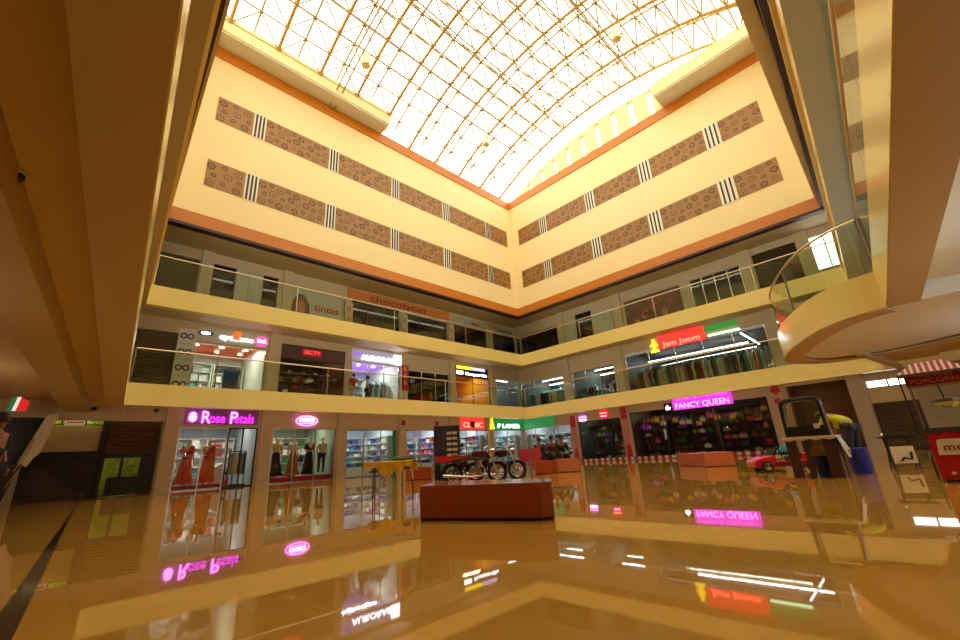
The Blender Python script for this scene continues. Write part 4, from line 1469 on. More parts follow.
# ---- second floor, left wall
shutter('A', 2, -22.4, -20.25, 10.75)
for (s0, s1) in ((-19.65, -18.6), (-17.3, -16.5)):
    interior('A', 2, s0, s1, M_inner, M_inner, None, zc=10.9, depth=2.5)
    glazing('A', 2, s0, s1, 10.75, 1, M_black, M_glassd)
t = sign('A', -18.0, 9.2, 'plain pale board pair between the two dark doorways on the second floor', name='wall_board')
for sx in (-.31, .31):
    MB().box(sx - .29, sx + .29, -.04, 0, -1.3, 1.5).build('board', mat('pale_board', (196, 200, 186), .5), t)
t = sign('A', -14.3, 9.0, 'poster with a face and red lettering on the second floor of the left wall', name='poster')
MB().box(-1.6, 1.55, -.04, 0, -1.1, 1.35).build('sheet', mat('poster_grey', (192, 196, 184), .5), t)
MB().yprism([(-1.35, -.9), (-.45, -.9), (-.35, -.2), (-.45, .6), (-.75, 1.1), (-1.1, 1.1), (-1.35, .7), (-1.45, 0)], -.05, -.04).build('hair_print', mat('print_brown', (120, 76, 56), .6, noise=.3, nscale=5), t)
MB().yprism([(-.9 + .25 * math.cos(a * PI / 8), .3 + .42 * math.sin(a * PI / 8)) for a in range(16)], -.06, -.05).build('face_print', mat('print_skin', (190, 130, 104), .6), t)
lettering('tintas', .62, mat('poster_redletters', (196, 40, 44), .5), t, .6, -.05, .45, 1.5)
pc = mat('print_peach', (196, 150, 120), .6, noise=.5, nscale=7)
for s, lb in ((-12.35, 'left'), (-8.3, 'middle'), (-4.15, 'right')):
    t = sign('A', s, 7.9, 'printed pillar panel with flower pictures on the second floor, %s of three' % lb, d=S - .13, name='pillar_panel', group='printed pillar panels')
    MB().box(-.26, .26, -.05, 0, 0, 2.35).build('sheet', mat('print_cream', (206, 190, 160), .5), t)
    for j in range(3):
        MB().yprism([(.16 * math.cos(a * PI / 5), .4 + .75 * j + .2 * math.sin(a * PI / 5)) for a in range(10)], -.06, -.05).build('print', pc, t)
t = sign('A', -8.2, 10.85, 'long orange sign band with brown lettering on the second floor of the left wall')
MB().box(-4.2, 4.0, -.06, 0, -.28, .36).build('panel', mat('orange_band', (214, 136, 48), .5), t)
lettering('chocolatier', .62, mat('brown_letters', (130, 66, 24), .5), t, -.4, -.08, 0, 4.6)
for i, (s0, s1) in enumerate(((-12.1, -8.6), (-8.05, -4.45), (-3.8, -.3), (.45, 3.14))):
    interior('A', 2, s0, s1, M_inner, M_inner, None, zc=10.9, depth=3)
    glazing('A', 2, s0, s1, (10.55, 10.4, 10.4, 10.4)[i], 3, M_black, M_glassd)
t = sign('A', -2.0, 10.75, 'grey sign band with small green and red letters on the second floor near the corner')
MB().box(-1.8, 1.8, -.05, 0, -.3, .35).build('panel', mat('grey_band', (186, 186, 170), .5), t)
lettering('UNO', .34, mat('dull_red', (170, 50, 60), .5), t, .3, -.07, 0, .9)
lettering('3', .34, mat('dull_green', (50, 150, 110), .5), t, -.6, -.07, 0)
t = sign('A', 1.9, 10.7, 'grey-green sign band with faint letters on the second floor at the corner')
MB().box(-1.3, 1.2, -.05, 0, -.25, .3).build('panel', mat('grey_band', (186, 186, 170), .5), t)
lettering('studio', .3, mat('dull_green', (50, 150, 110), .5), t, 0, -.07, 0, 1.6)
# ---- second floor, right wall
for i, (s0, s1, zt) in enumerate(((-3.14, 1.2, 10.4), (2.95, 4.35, 10.75), (11.5, 14.4, 10.6), (15.1, 17.3, 10.9))):
    interior('B', 2, s0, s1, M_inner if i != 2 else mat('pale_inner', (190, 196, 180), .6), M_inner, None, zc=11.0, depth=3)
    if i == 2:
        glazing('B', 2, s0, s1, zt, 4, M_steel, glass_mat('pale_film', (190, 205, 190), 1.5))
    elif i == 3:
        shutter('B', 2, s0, s1, zt, m=mat('dk_shutter', (70, 56, 36), .5))
    else:
        glazing('B', 2, s0, s1, zt, 4 if i == 0 else 2, M_black, M_glassd)
t = sign('B', 9.0, 9.2, 'brown crowded picture poster on the second floor of the right wall', name='poster')
MB().box(-1.95, 1.9, -.04, 0, -.95, 1.3).build('sheet', mat('print_crowd', (120, 80, 62), .6, noise=.55, nscale=3), t)
for j in range(14):
    a, b = random.uniform(-1.7, 1.6), random.uniform(-.7, .9)
    MB().yprism([(a + .2 * math.cos(q * PI / 4), b + .26 * math.sin(q * PI / 4)) for q in range(8)], -.05, -.041).build('face_print', mat('print_skin2', (188, 134, 112), .6) if j % 2 else mat('print_rose', (160, 84, 84), .6), t)
t = sign('B', 5.3, 9.0, 'pale blank board beside the dark doorway on the second floor of the right wall', name='wall_board')
MB().box(-.75, .7, -.04, 0, -1.1, 1.4).build('board', mat('pale_board', (196, 200, 186), .5), t)
t = sign('B', 2.45, 9.0, 'narrow pale board left of the dark doorway on the second floor of the right wall', name='wall_board')
MB().box(-.4, .42, -.04, 0, -1.1, 1.4).build('board', mat('pale_board', (196, 200, 186), .5), t)

# ================================================================== LEFT STAIR BAY
mb = MB()
mb.box(-24.5, -22.35, 3.75, 3.85, 1.75, 2.72)
struct('wall_left', mb, mat('stair_wall_cream', (190, 164, 112), .6))
struct('wall_left', MB().box(-24.5, -22.2, 3.9, 4.0, 0, 1.7), mat('dark_stair_back', (40, 30, 20), .6))
struct('wall_left', MB().box(-20.6, -20.3, 3.44, 7.6, 0, 3.72), M_inner)
struct('wall_left', MB().box(-22.5, -22.2, 3.6, 3.9, 1.6, 3.1).box(-24.5, -22.3, 3.86, 3.95, 1.6, 1.76), mat('dark_stair_back', (40, 30, 20), .6))
shutter('A', 0, -22.25, -20.55, 2.95, z0=1.62, m=mat('brown_shutter', (96, 66, 40), .5), d=S + .25)
struct('wall_left', MB().box(-22.3, -20.55, 3.5, 3.62, 1.5, 1.66), M_black)
struct('wall_left', MB().box(-21.0, -20.55, 3.45, 3.6, 0, 1.5), mat('dark_stair_back', (40, 30, 20), .6))
glazing('A', 0, -22.35, -21.0, 1.5, 2, M_black, z0=0.02, d=S + .3, fr=.045)
glazing('A', 0, -24.4, -22.35, 2.98, 3, M_black, z0=2.74, d=S + .5)
# planting outside, in daylight
M_leaf = mat('hedge_leaf', (190, 214, 70), 0.6, noise=.6, nscale=9)
hb = MB().box(-26.5, -20.6, 5.7, 5.9, 0, 3.6)
for i in range(2600):
    x, y, z = random.uniform(-26.5, -20.6), random.uniform(4.9, 5.7), random.uniform(0, 3.6)
    a = random.uniform(0, PI)
    r = random.uniform(.04, .1)
    dx, dy, dz = r * math.cos(a), r * math.sin(a), random.uniform(-.08, .08)
    hb.add([(x - dx, y - dy, z - dz), (x + .03, y, z + .04), (x + dx, y + dy, z + dz), (x - .03, y, z - .04)], [(0, 1, 2, 3)])
hg = hb.build('hedge', M_leaf)
tag(hg, 'sunlit yellow-green hedge outside the low window by the stairs', 'hedge', kind='stuff')
dk = thing('air_conditioner_unit', 'dark outdoor unit in front of the hedge behind the low stair window', 'appliance', (-21.5, 4.4, 0))
MB().bbox(-.5, .5, -.2, .2, 0.05, .72, .04).build('casing', mat('dark_unit', (26, 34, 34), .5), dk)
MB().torus(.2, .02, (0, -.21, .38), 'y', 16, 5).build('fan_ring', M_black, dk)
pn = sign('A', -23.35, 2.86, 'small white notice in the strip window over the stairs', d=S + .45, name='notice')
MB().box(-.3, .3, -.02, 0, -.12, .1).build('sheet', GM['white'], pn)
MB().box(-.24, .24, -.03, -.02, -.02, .03).build('print', GM['red'], pn)
# stairs
sc = thing('staircase', 'dark staircase with slatted side rising behind the left opening', 'staircase', (-22.4, 3.3, 0))
stp = MB()
for i in range(10):
    stp.box(-.21 * (i + 1) - .2, -.21 * i - .2, 0, .6, 0, .165 * (i + 1))
stp.build('steps', mat('stair_dark', (62, 46, 28), .5), sc)
sl = MB()
for i in range(13):
    sl.box(-2.05, -.02, -.04, 0, .06 + i * .125, .12 + i * .125)
sl.build('side_slats', mat('stair_slat', (52, 38, 22), .5), sc)
es_ = thing('escalator', 'escalator with sloped cream side panel and dark glass at the left edge', 'escalator', (-24.2, 2.6, 0))
pp = [(-23.75, 3.0), (-24.2, 3.0), (-24.62, 1.25), (-24.3, 1.25)]
MB().yprism([(.35, 3.0), (.05, 3.0), (-.38, 1.35), (-.14, 1.2), (-.02, 1.5), (.1, 1.65)], -.1, .1).build('side_panel', mat('escalator_cream', (236, 228, 200), .4), es_)
MB().yprism([(.05, 2.9), (-.9, 2.9), (-1.1, 1.2), (-.4, 1.2)], -.02, .03).build('glass_balustrade', mat('escalator_dark', (30, 34, 44), .15), es_)
MB().tube([(-.12, -.25, 2.15), (-.4, -.25, 1.05)], .022, 8).build('handrail', M_steel, es_)
MB().tube([(-.24, -.25, 1.3), (-.5, -.25, .55)], .022, 8).build('handrail', M_steel, es_)
MB().yprism([(-.3, 1.3), (-1.1, 1.3), (-1.1, 0), (-.55, 0)], -.2, .2).build('truss_cover', mat('escalator_under', (40, 32, 24), .5), es_)
# hanging tricolour sign near the left edge
hs = thing('hanging_sign', 'hanging sign in green, white and red at the far left under the ceiling', 'sign', (-24.85, 1.5, 3.0), -.1)
MB().yprism([(-.26, 0), (-.15, 0), (-.09, .46), (-.2, .46)], -.03, .03).build('green_panel', mat('lit_green', (20, 120, 70), .4, emit=(20, 130, 70), es=.5), hs)
MB().yprism([(-.15, 0), (-.06, 0), (0, .46), (-.09, .46)], -.03, .03).build('white_panel', mat('lit_white', (230, 230, 220), .4, emit=(230, 230, 220), es=.8), hs)
MB().yprism([(-.06, 0), (.16, 0), (.22, .3), (.0, .46)], -.03, .03).build('red_panel', mat('lit_red', (220, 30, 30), .4, emit=(225, 30, 30), es=.7), hs)
MB().tube([(-.1, 0, .44), (-.1, 0, .65)], .012, 6).build('hanger', M_steel, hs)
p = on_z(16, 173, 3.6)
dt = thing('dome_camera', 'small dark dome security camera on the ceiling at the upper left', 'camera', (p.x, p.y, 3.62))
MB().lathe([(.1, 0), (.1, -.03), (.05, -.04)], 16).build('mount', M_white, dt, smooth=True)
MB().lathe([(.07, -.035), (.075, -.06), (.055, -.1), (.02, -.12)], 16).build('dome', M_black, dt, smooth=True)
for s in (-20.9, -22.9):
    q = thing('wall_spotlight', 'tiny dark fixture on the beam over the left opening, %s' % ('near the column' if s > -22 else 'near the tricolour sign'), 'light fixture', (s, S - .01, 3.35), 0)
    MB().box(-.07, .07, -.07, 0, -.06, .06).build('casing', M_black, q)
figure('person', 'person in dark clothes at the far left edge beside the escalator', 'person', (-24.34, -9.63, 0), .9, None, 1.0, SKIN, HAIR, DC('black_shirt', (22, 22, 24)), DC('black_trousers', (16, 16, 20)))

# ================================================================== FURNITURE IN THE ATRIUM
# big low platform bench in front
tp = [(-20.63, -15.53), (-20.1, -16.79), (-19.98, -16.85), (-19.52, -16.5), (-19.43, -16.38), (-19.82, -15.05), (-20.0, -14.95)]
pbx = Vector((-20.05, -15.9, 0))
tpl = [(p[0] - pbx.x, p[1] - pbx.y) for p in tp]
t = thing('platform_bench', 'large low red-brown wooden platform bench in the middle of the hall, nearest to the camera', 'bench', tuple(pbx))
MB().prism(tpl, 0.03, .33).build('body', M_redwood, t)
MB().prism([(p[0] * .985, p[1] * .985) for p in tpl], 0.0, .03).build('plinth', M_dark, t)
MB().prism([(p[0] * 1.005, p[1] * 1.005) for p in tpl], .33, .35).build('top', M_redwood2, t)


def block_seat(label, u0, u1, v, w_, d_, h, rz, m=M_redwood, group=None, p=None):
    p = p or on_z((u0 + u1) / 2, v, 0)
    t = thing('block_seat', label, 'seat', (p[0], p[1], 0), rz, group)
    MB().bbox(-w_ / 2, w_ / 2, 0, d_, .02, h, .012).build('body', m, t)
    MB().box(-w_ / 2 + .02, w_ / 2 - .02, .02, d_ - .02, 0, .02).build('plinth', M_dark, t)
    return t


VR = -PI / 4
block_seat('red-brown wooden block seat seen behind the cloth-draped table', 405, 432, 480, .95, .7, .44, VR)
M_seatlight = mat('terracotta_laminate', (206, 120, 76), .3, coat=.3)
block_seat('orange-brown cube seat at the foot of the first poster column', 558, 580, 472, .78, .6, .45, VR, M_seatlight)
block_seat('dark red-brown cube seat beside the seated people', 537, 557, 474, .75, .6, .42, VR)
# corner bench with two visible faces
c0 = on_z(706, 467, 0)
a0 = on_z(679, 466, 0)
b0 = on_z(736, 466, 0)
t = thing('platform_bench', 'orange-brown low platform bench in front of the magenta sign shop', 'bench', (c0.x, c0.y, 0))
pa = [(0, 0), (a0.x - c0.x, a0.y - c0.y), (a0.x - c0.x + 1.1, a0.y - c0.y - .3), (b0.x - c0.x + 1.3, b0.y - c0.y + .6), (b0.x - c0.x, b0.y - c0.y)]
MB().prism(pa, .02, .38).build('body', M_redwood, t)
MB().prism([(p[0] * 1.01, p[1] * 1.01) for p in pa], .38, .4).build('top', M_seatlight, t)
e = Vector((b0.x - c0.x, b0.y - c0.y))
nn = Vector((-e.y, e.x)).normalized() * -.02
if nn.x > 0:
    nn = -nn
MB().prism([(0, 0), (e.x, e.y), (e.x + nn.x, e.y + nn.y), (nn.x, nn.y)], .02, .38).build('light_side_panel', M_seatlight, t)

# cloth-draped table
p = on_z(391, 496, 0)
t = thing('table', 'small metal-legged table under a yellow and white cloth', 'table', (p.x, p.y, 0), VR)
for (x, y) in ((-.27, -.22), (.27, -.22), (-.42, .2), (.4, .2)):
    MB().tube([(x, y, 0), (x, y, .62)], .014, 6).build('leg', mat('table_leg', (96, 60, 34), .4, .4), t)
MB().box(-.46, .46, -.26, .26, .62, .65).build('tabletop', mat('table_wood', (120, 70, 34), .5), t)
MB().box(-.4, -.28, -.2, .2, .46, .49).box(.28, .4, -.2, .2, .5, .53).build('stretcher', mat('table_wood', (120, 70, 34), .5), t)


def cloth():
    nx, ny = 36, 18
    W, D = .98, .56
    vs, fs = [], []
    drop = lambda x: (.1 + .24 * max(0, 1 - abs(x + .02) / .2) + .17 * max(0, 1 - abs(x + .5) / .08) + .3 * max(0, 1 - abs(x - .22) / .09) * .8 + .25 * max(0, 1 - abs(x - .49) / .05))
    for j in range(ny + 1):
        for i in range(nx + 1):
            x = -W / 2 + W * i / nx
            v = j / ny
            if v < .4:
                q = 1 - v / .4
                d = drop(x) * q
                y = -D / 2 - .012 - .02 * math.sin(x * 38) * q
                z = .66 - d
            elif v < .8:
                y = -D / 2 + D * (v - .4) / .4
                z = .662 + .004 * math.sin(x * 20)
            else:
                q = (v - .8) / .2
                y = D / 2 + .012
                z = .66 - .2 * q
            vs.append((x, y, z))
    for j in range(ny):
        for i in range(nx):
            a = j * (nx + 1) + i
            fs.append((a, a + 1, a + nx + 2, a + nx + 1))
    return MB().add(vs, fs)


M_cloth = mat('yellow_cloth', (250, 190, 44), .8, noise=.35, nscale=9)
cl_ = cloth().build('tablecloth', M_cloth, smooth=True, loc=(p.x, p.y, 0), rotz=VR)
cl_.modifiers.new('t', 'SOLIDIFY').thickness = .006
tag(cl_, 'yellow patterned cloth with white hem hanging in points over the small table', 'tablecloth')
nx, W = 36, .98
drop = lambda x: (.1 + .24 * max(0, 1 - abs(x + .02) / .2) + .17 * max(0, 1 - abs(x + .5) / .08) + .3 * max(0, 1 - abs(x - .22) / .09) * .8 + .25 * max(0, 1 - abs(x - .49) / .05))
hm_ = MB().tube([(-W / 2 + W * i / nx, -.3 - .02 * math.sin((-W / 2 + W * i / nx) * 38), .66 - drop(-W / 2 + W * i / nx)) for i in range(nx + 1)], .009, 5)
hm_.build('white_hem', GM['cream'], cl_)
bg = thing('cloth_bundle', 'dark folded cloth lying on the right rear of the draped table', 'cloth', (p.x + .2, p.y - .1, .67), VR)
MB().lathe([(.18, 0), (.2, .03), (.14, .06), (.02, .08)], 12, sx=1.2).build('bundle', M_black, bg, smooth=True)

# tall banner stand behind the motorcycles
p = on_z(448, 479, 0)
t = thing('banner_stand', 'tall dark standing banner with rows of small pictures behind the motorcycles', 'banner', (p.x, p.y, 0), VR)
MB().box(-.45, .45, -.12, .12, 0, .08).build('base', M_black, t)
MB().box(-.47, .47, -.015, .015, .08, 1.82).build('sheet', mat('banner_dark', (44, 46, 70), .4), t)
pr = MB()
for r in range(5):
    for c in range(2):
        pr.box(.0 + c * .2 - .0, .17 + c * .2, -.025, -.016, .75 + r * .19, .84 + r * .19)
pr.build('picture_rows', mat('banner_print', (206, 190, 190), .4), t)
MB().box(-.44, .44, -.022, -.015, .56, .78).build('red_band', GM['red'], t)
MB().box(-.46, .46, -.03, -.015, .3, .52).build('green_band', mat('teal_band', (40, 130, 96), .4), t)
for sx in (-.4, -.28):
    MB().box(sx - .05, sx + .05, -.16, -.05, 0, .5).build('stand_leg', M_black, t)


# motorcycles
def motorcycle(label, loc, rotz, tank, seatc, scale=.86):
    t = thing('motorcycle', label, 'motorcycle', loc, rotz, 'motorcycles displayed side by side')
    t.scale = (scale,) * 3
    R = .31
    M_t = mat('tyre_rubber', (20, 20, 20), .7)
    for x, nm in ((.68, 'front_wheel'), (-.68, 'rear_wheel')):
        w_ = MB().torus(R - .045, .045, (0, 0, 0), 'y', 28, 8).build(nm, M_t, t, smooth=True, loc=(x, 0, R))
        MB().torus(R - .1, .016, (0, 0, 0), 'y', 28, 6).build('rim', M_chrome, w_, smooth=True)
        sp_ = MB()
        for k in range(18):
            a = 2 * PI * k / 18
            sp_.tube([(.04 * math.cos(a + .5), .03 * (-1) ** k, .04 * math.sin(a + .5)), ((R - .1) * math.cos(a), 0, (R - .1) * math.sin(a))], .004, 3)
        sp_.build('spokes', M_chrome, w_)
        MB().lathe([(.03, -.06), (.07, -.05), (.07, .05), (.03, .06)], 14, axis='y').build('hub', M_steel, w_, smooth=True)
    for sy in (-.09, .09):
        MB().tube([(.68, sy, R), (.5, sy, .82), (.47, sy, .95)], .022, 8).build('fork', M_chrome, t, smooth=True)
    fr = MB()
    fr.tube([(.46, 0, .86), (.1, 0, .78), (-.3, 0, .7), (-.75, 0, .68)], .022, 6)
    fr.tube([(.47, 0, .82), (.35, 0, .45), (.2, 0, .2), (-.25, 0, .2), (-.35, 0, .45), (-.3, 0, .7)], .022, 6)
    for sy in (-.1, .1):
        fr.tube([(-.3, sy, .33), (-.68, sy, R)], .02, 6)
        fr.tube([(-.68, sy, R), (-.5, sy, .68)], .022, 6)
    fr.build('frame', M_black, t, smooth=True)
    MB().lathe([(.02, -.24), (.1, -.2), (.14, -.05), (.15, .1), (.1, .22), (.03, .25)], 14, c=(.16, 0, .86), axis='x', sx=1, sy=1).build('fuel_tank', tank, t, smooth=True)
    se = MB().bbox(-.72, -.08, -.12, .12, .74, .83, .04)
    se.bbox(-.7, -.42, -.11, .11, .8, .87, .03)
    se.build('seat', seatc, t, smooth=True)
    eg = MB().bbox(-.2, .2, -.13, .13, .22, .45, .05)
    for i in range(7):
        eg.lathe([(.105, 0), (.105, .018)], 14, c=(.1 + .01 * i, 0, .46 + .032 * i))
        eg.lathe([(.085, 0), (.085, .03)], 14, c=(.1 + .01 * i, 0, .445 + .032 * i))
    eg.lathe([(.02, -.17), (.1, -.15), (.11, 0), (.1, .15), (.02, .17)], 16, c=(-.05, 0, .32), axis='y')
    eg.build('engine', M_steel, t, smooth=True)
    MB().tube([(.2, -.12, .55), (.33, -.15, .4), (.25, -.16, .22), (-.1, -.17, .2), (-.95, -.18, .27)], [.025, .025, .025, .035, .045], 10).build('exhaust_pipe', M_chrome, t, smooth=True)
    hbm = MB().tube([(.32, -.36, .98), (.42, -.3, 1.04), (.48, -.1, 1.0), (.48, .1, 1.0), (.42, .3, 1.04), (.32, .36, .98)], .014, 8)
    hbm.build('handlebar', M_chrome, t, smooth=True)
    for sy in (-1, 1):
        MB().tube([(.34, sy * .35, .985), (.27, sy * .39, .955)], .022, 8).build('grip', M_black, t, smooth=True)
        MB().tube([(.42, sy * .28, 1.04), (.4, sy * .33, 1.18)], .007, 6).lathe([(.01, -.012), (.055, -.008), (.055, .008), (.01, .012)], 12, c=(.4, sy * .34, 1.22), axis='x').build('mirror', M_black, t, smooth=True)
    MB().lathe([(.03, -.1), (.08, -.07), (.1, .0), (.1, .05), (.06, .07)], 14, c=(.58, 0, .9), axis='x').build('headlamp', M_chrome, t, smooth=True)
    for x, a0_, a1_, nm in ((.68, 20, 150, 'front_mudguard'), (-.68, 20, 175, 'rear_mudguard')):
        g = MB()
        n = 12
        vs, fs = [], []
        for k in range(n + 1):
            a = math.radians(a0_ + (a1_ - a0_) * k / n)
            for y_, rr in ((-.065, R + .005), (-.04, R + .035), (.04, R + .035), (.065, R + .005)):
                vs.append((x + rr * math.cos(a), y_, R + rr * math.sin(a)))
        for k in range(n):
            for j in range(3):
                fs.append((k * 4 + j, k * 4 + j + 1, k * 4 + 5 + j, k * 4 + 4 + j))
        g.add(vs, fs)
        g.build(nm, tank, t, smooth=True)
    MB().bbox(-.45, -.2, -.15, -.11, .48, .66, .02).build('side_cover', tank, t)
    MB().bbox(-1.03, -.97, -.05, .05, .6, .68, .02).build('tail_lamp', GM['red'], t)
    MB().tube([(-.1, .1, .22), (-.2, .25, .02)], .012, 6).build('side_stand', M_black, t)
    return t


f1 = on_z(498, 482.5, 0)
rz = math.radians(-50)
hd = Vector((math.cos(rz), math.sin(rz), 0))
f2 = f1 + hd * .5 + Vector((-hd.y, hd.x, 0)) * .78
motorcycle('classic motorcycle with brown seat and spoked wheels, the nearer left one of the pair', tuple(f1 - hd * .68 * .86), rz, mat('tank_maroon', (60, 20, 18), .2, coat=.6), mat('seat_brown', (166, 84, 34), .5))
motorcycle('classic motorcycle with black tank and spoked wheels, the farther right one of the pair', tuple(f2 - hd * .68 * .86), rz, mat('tank_black', (18, 18, 20), .2, coat=.6), mat('seat_black', (26, 24, 22), .5))
mt = on_z(478, 484, 0)
o = MB().box(-.7, .7, -.55, .55, 0, .012).build('red_carpet', GM['red'], loc=(mt.x + .15, mt.y, 0.001), rotz=rz)
tag(o, 'red carpet under the motorcycles', 'carpet')

# red chairs and seated people
for i, (u, v) in enumerate(((528, 473), (540, 473))):
    p = on_z(u, v, 0)
    t = thing('plastic_chair', 'red plastic chair right of the motorcycles, %s one' % ('left' if i == 0 else 'right'), 'chair', tuple(p), VR + .4, 'red plastic chairs')
    MB().bbox(-.22, .22, -.2, .2, .4, .44, .015).build('seat', GM['red'], t)
    MB().bbox(-.22, .22, .18, .22, .44, .88, .015).build('backrest', GM['red'], t)
    for (x, y) in ((-.2, -.18), (.2, -.18), (-.2, .18), (.2, .18)):
        MB().tube([(x, y, 0), (x * .95, y * .95, .41)], .018, 6).build('leg', GM['red'], t)
lb = [('in a dark shirt, nearest the red chairs', (24, 28, 30)), ('in a maroon top, in the middle of the seated group', (90, 24, 30)), ('in black, nearest the poster column', (20, 20, 24))]
for i, u in enumerate((546, 559, 570)):
    p = on_z(u, 472, 0)
    st2 = thing('stool', 'dark stool under seated person ' + lb[i][0].replace(', in the middle of the seated group', ', the middle sitter'), 'stool', (p.x + .9, p.y + .9, 0), VR)
    MB().bbox(-.18, .18, -.18, .18, .36, .42, .02).build('seat', M_black, st2)
    for (x, y) in ((-.15, -.15), (.15, -.15), (-.15, .15), (.15, .15)):
        MB().tube([(x, y, 0), (x, y, .37)], .014, 6).build('leg', M_black, st2)
    figure('person', 'seated person ' + lb[i][0], 'person', (p.x + .9, p.y + .9, .53), VR + (-.5, .3, .1)[i], SIT, 1.05, SKIN, HAIR, DC('seat%d' % i, lb[i][1]), DC('dark_trs', (26, 26, 34)), 'long')

# people on the first floor
figure('person', 'person in a red top standing at the first floor railing, left of the white shop', 'person', (-12.25, 2.3, 3.94), 2.6, None, 1.0, SKIN, HAIR, DC('redtop', (190, 30, 40)), DC('beige_trs', (190, 160, 130)))
figure('person', 'person in black trousers and pale top walking past the white shop on the first floor', 'person', (-11.2, 2.6, 3.94), 1.2, {'knl': (.105, -.16, .5), 'anl': (.11, -.12, .1), 'tol': (.12, -.26, .05), 'knr': (-.105, .06, .48), 'anr': (-.11, .24, .14), 'tor': (-.12, .13, .04)}, 1.0, SKIN, HAIR, DC('paletop', (190, 190, 180)), DC('black_trousers', (16, 16, 20)))

# red ride-on car
p = on_z(778, 471.5, 0)
t = thing('ride_on_car', 'red open ride-on toy car with silver wheels left of the dark table', 'toy car', (p.x + .15, p.y - .1, 0), math.radians(-245) + PI)
t.rotation_euler.z = math.atan2(.42, -.55) + .55
t.rotation_euler.z = math.radians(122)
MR = mat('toy_red', (206, 22, 24), .25, coat=.7)
M_t = mat('tyre_rubber', (20, 20, 20), .7)
bd = MB().yprism([(.62, .1), (.64, .2), (.58, .27), (.3, .33), (.22, .34), (.2, .22), (-.28, .22), (-.3, .36), (-.5, .37), (-.62, .3), (-.64, .14), (-.6, .1), (-.52, .1), (-.48, .17), (-.36, .17), (-.32, .1), (.3, .1), (.34, .17), (.46, .17), (.5, .1)], -.28, .28)
b_ = bd.build('body', MR, t)
bv = b_.modifiers.new('b', 'BEVEL')
bv.width = .03
bv.segments = 3
for x in (-.42, .4):
    for y in (-.27, .27):
        w_ = MB().torus(.085, .03, (0, 0, 0), 'y', 20, 8).build('wheel', M_t, t, smooth=True, loc=(x, y, .115))
        MB().lathe([(.02, -.035), (.07, -.03), (.075, .03), (.02, .035)], 14, axis='y').build('hubcap', M_chrome, w_, smooth=True)
MB().yprism([(.24, .34), (.14, .48), (.12, .48), (.2, .33)], -.24, .24).build('windscreen', M_glassd, t)
MB().bbox(-.28, -.1, -.2, .2, .22, .3, .02).bbox(-.3, -.22, -.2, .2, .25, .5, .03).build('seat', M_black, t)
MB().torus(.08, .012, (.08, .08, .42), 'x', 16, 6).build('steering_wheel', M_black, t)
MB().box(-.1, -.34, -.285, -.28, .12, .2).box(-.3, .25, .28, .285, .12, .2).build('side_stripe', mat('purple_trim', (130, 30, 90), .4), t)
q = thing('cloth_bundle', 'teal and blue bundle of cloth lying in the red toy car', 'cloth', (p.x + .2, p.y - .25, .33), 0)
MB().lathe([(.16, 0), (.2, .06), (.15, .16), (.06, .22), (.02, .24)], 10).build('bundle', mat('teal_cloth', (30, 110, 120), .7, noise=.6, nscale=10), q, smooth=True)

# dark table with framed glass case on top, blue bucket under it
t = thing('display_table', 'dark brown table with open sides holding the black-framed case', 'table', (-14.5, -18.15, 0), -PI / 2)
DW = mat('dark_wood', (70, 44, 26), .4)
w2 = .34
for x0, x1 in ((-w2, -w2 + .15), (-.1, -.02), (w2 - .17, w2)):
    MB().box(x0, x1, -.02, .02, 0, .62).build('front_panel', DW, t)
for x0, x1 in ((-w2, -w2 + .06), (w2 - .06, w2)):
    MB().box(x0, x1, .45, .5, 0, .62).build('leg', DW, t)
MB().box(w2 - .03, w2, .02, .3, 0, .62).build('side_panel', mat('worn_wood', (120, 84, 54), .5), t)
MB().box(-w2 - .02, w2 + .03, -.04, .54, .62, .65).build('tabletop', DW, t)
cw = MB()
n = 18
vs, fs = [], []
for i in range(n + 1):
    x = -w2 - .03 + (2 * w2 + .08) * i / n
    for (y, z) in ((.5, .658), (-.05, .658), (-.056, .62 - .03 * abs(math.sin(i * .7)))):
        vs.append((x, y, z))
for i in range(n):
    for j in range(2):
        fs.append((i * 3 + j, i * 3 + j + 1, i * 3 + 4 + j, i * 3 + 3 + j))
cw.add(vs, fs)
vs, fs = [], []
for j in range(9):
    y = -.03 + .5 * j / 8
    vs += [(w2 + .03, y, .658), (w2 + .1 + .02 * math.sin(j * 2), y, .36 + .08 * math.sin(j * 1.3))]
for j in range(8):
    fs.append((j * 2, j * 2 + 1, j * 2 + 3, j * 2 + 2))
cw.add(vs, fs)
o = cw.build('table_cover', mat('white_lace', (226, 222, 210), .7, noise=.3, nscale=14), smooth=True, loc=(-14.5, -18.15, .002), rotz=-PI / 2)
o.modifiers.new('t', 'SOLIDIFY').thickness = .004
tag(o, 'white lace cover hanging over the edge of the dark table', 'tablecloth')
BL = mat('blue_plastic', (24, 44, 150), .35)
t = thing('bucket', 'blue plastic bucket under the dark table', 'bucket', (-14.22, -18.2, 0))
MB().lathe([(.1, 0), (.13, .3), (.14, .31), (.14, .33), (.12, .33), (.1, .05), (.02, .04)], 20).build('body', BL, t, smooth=True)
MB().tube([(.13 * math.cos(a * PI / 8), 0, .31 + .02 * math.sin(a * PI / 8)) for a in range(9)], .006, 5).build('handle', M_steel, t)
t = thing('bucket', 'blue plastic drum right behind the dark table', 'bucket', (-13.55, -18.62, 0))
MB().lathe([(.13, 0), (.15, .1), (.15, .4), (.16, .42), (.13, .43), (.02, .43)], 20).build('body', BL, t, smooth=True)
bx_ = thing('carton', 'opened pale carton on the blue bucket under the dark table', 'box', (-14.22, -18.2, .335), -PI / 2 + .2)
MB().box(-.11, .11, -.08, .08, 0, .12).build('body', mat('carton_tan', (206, 176, 130), .7), bx_)
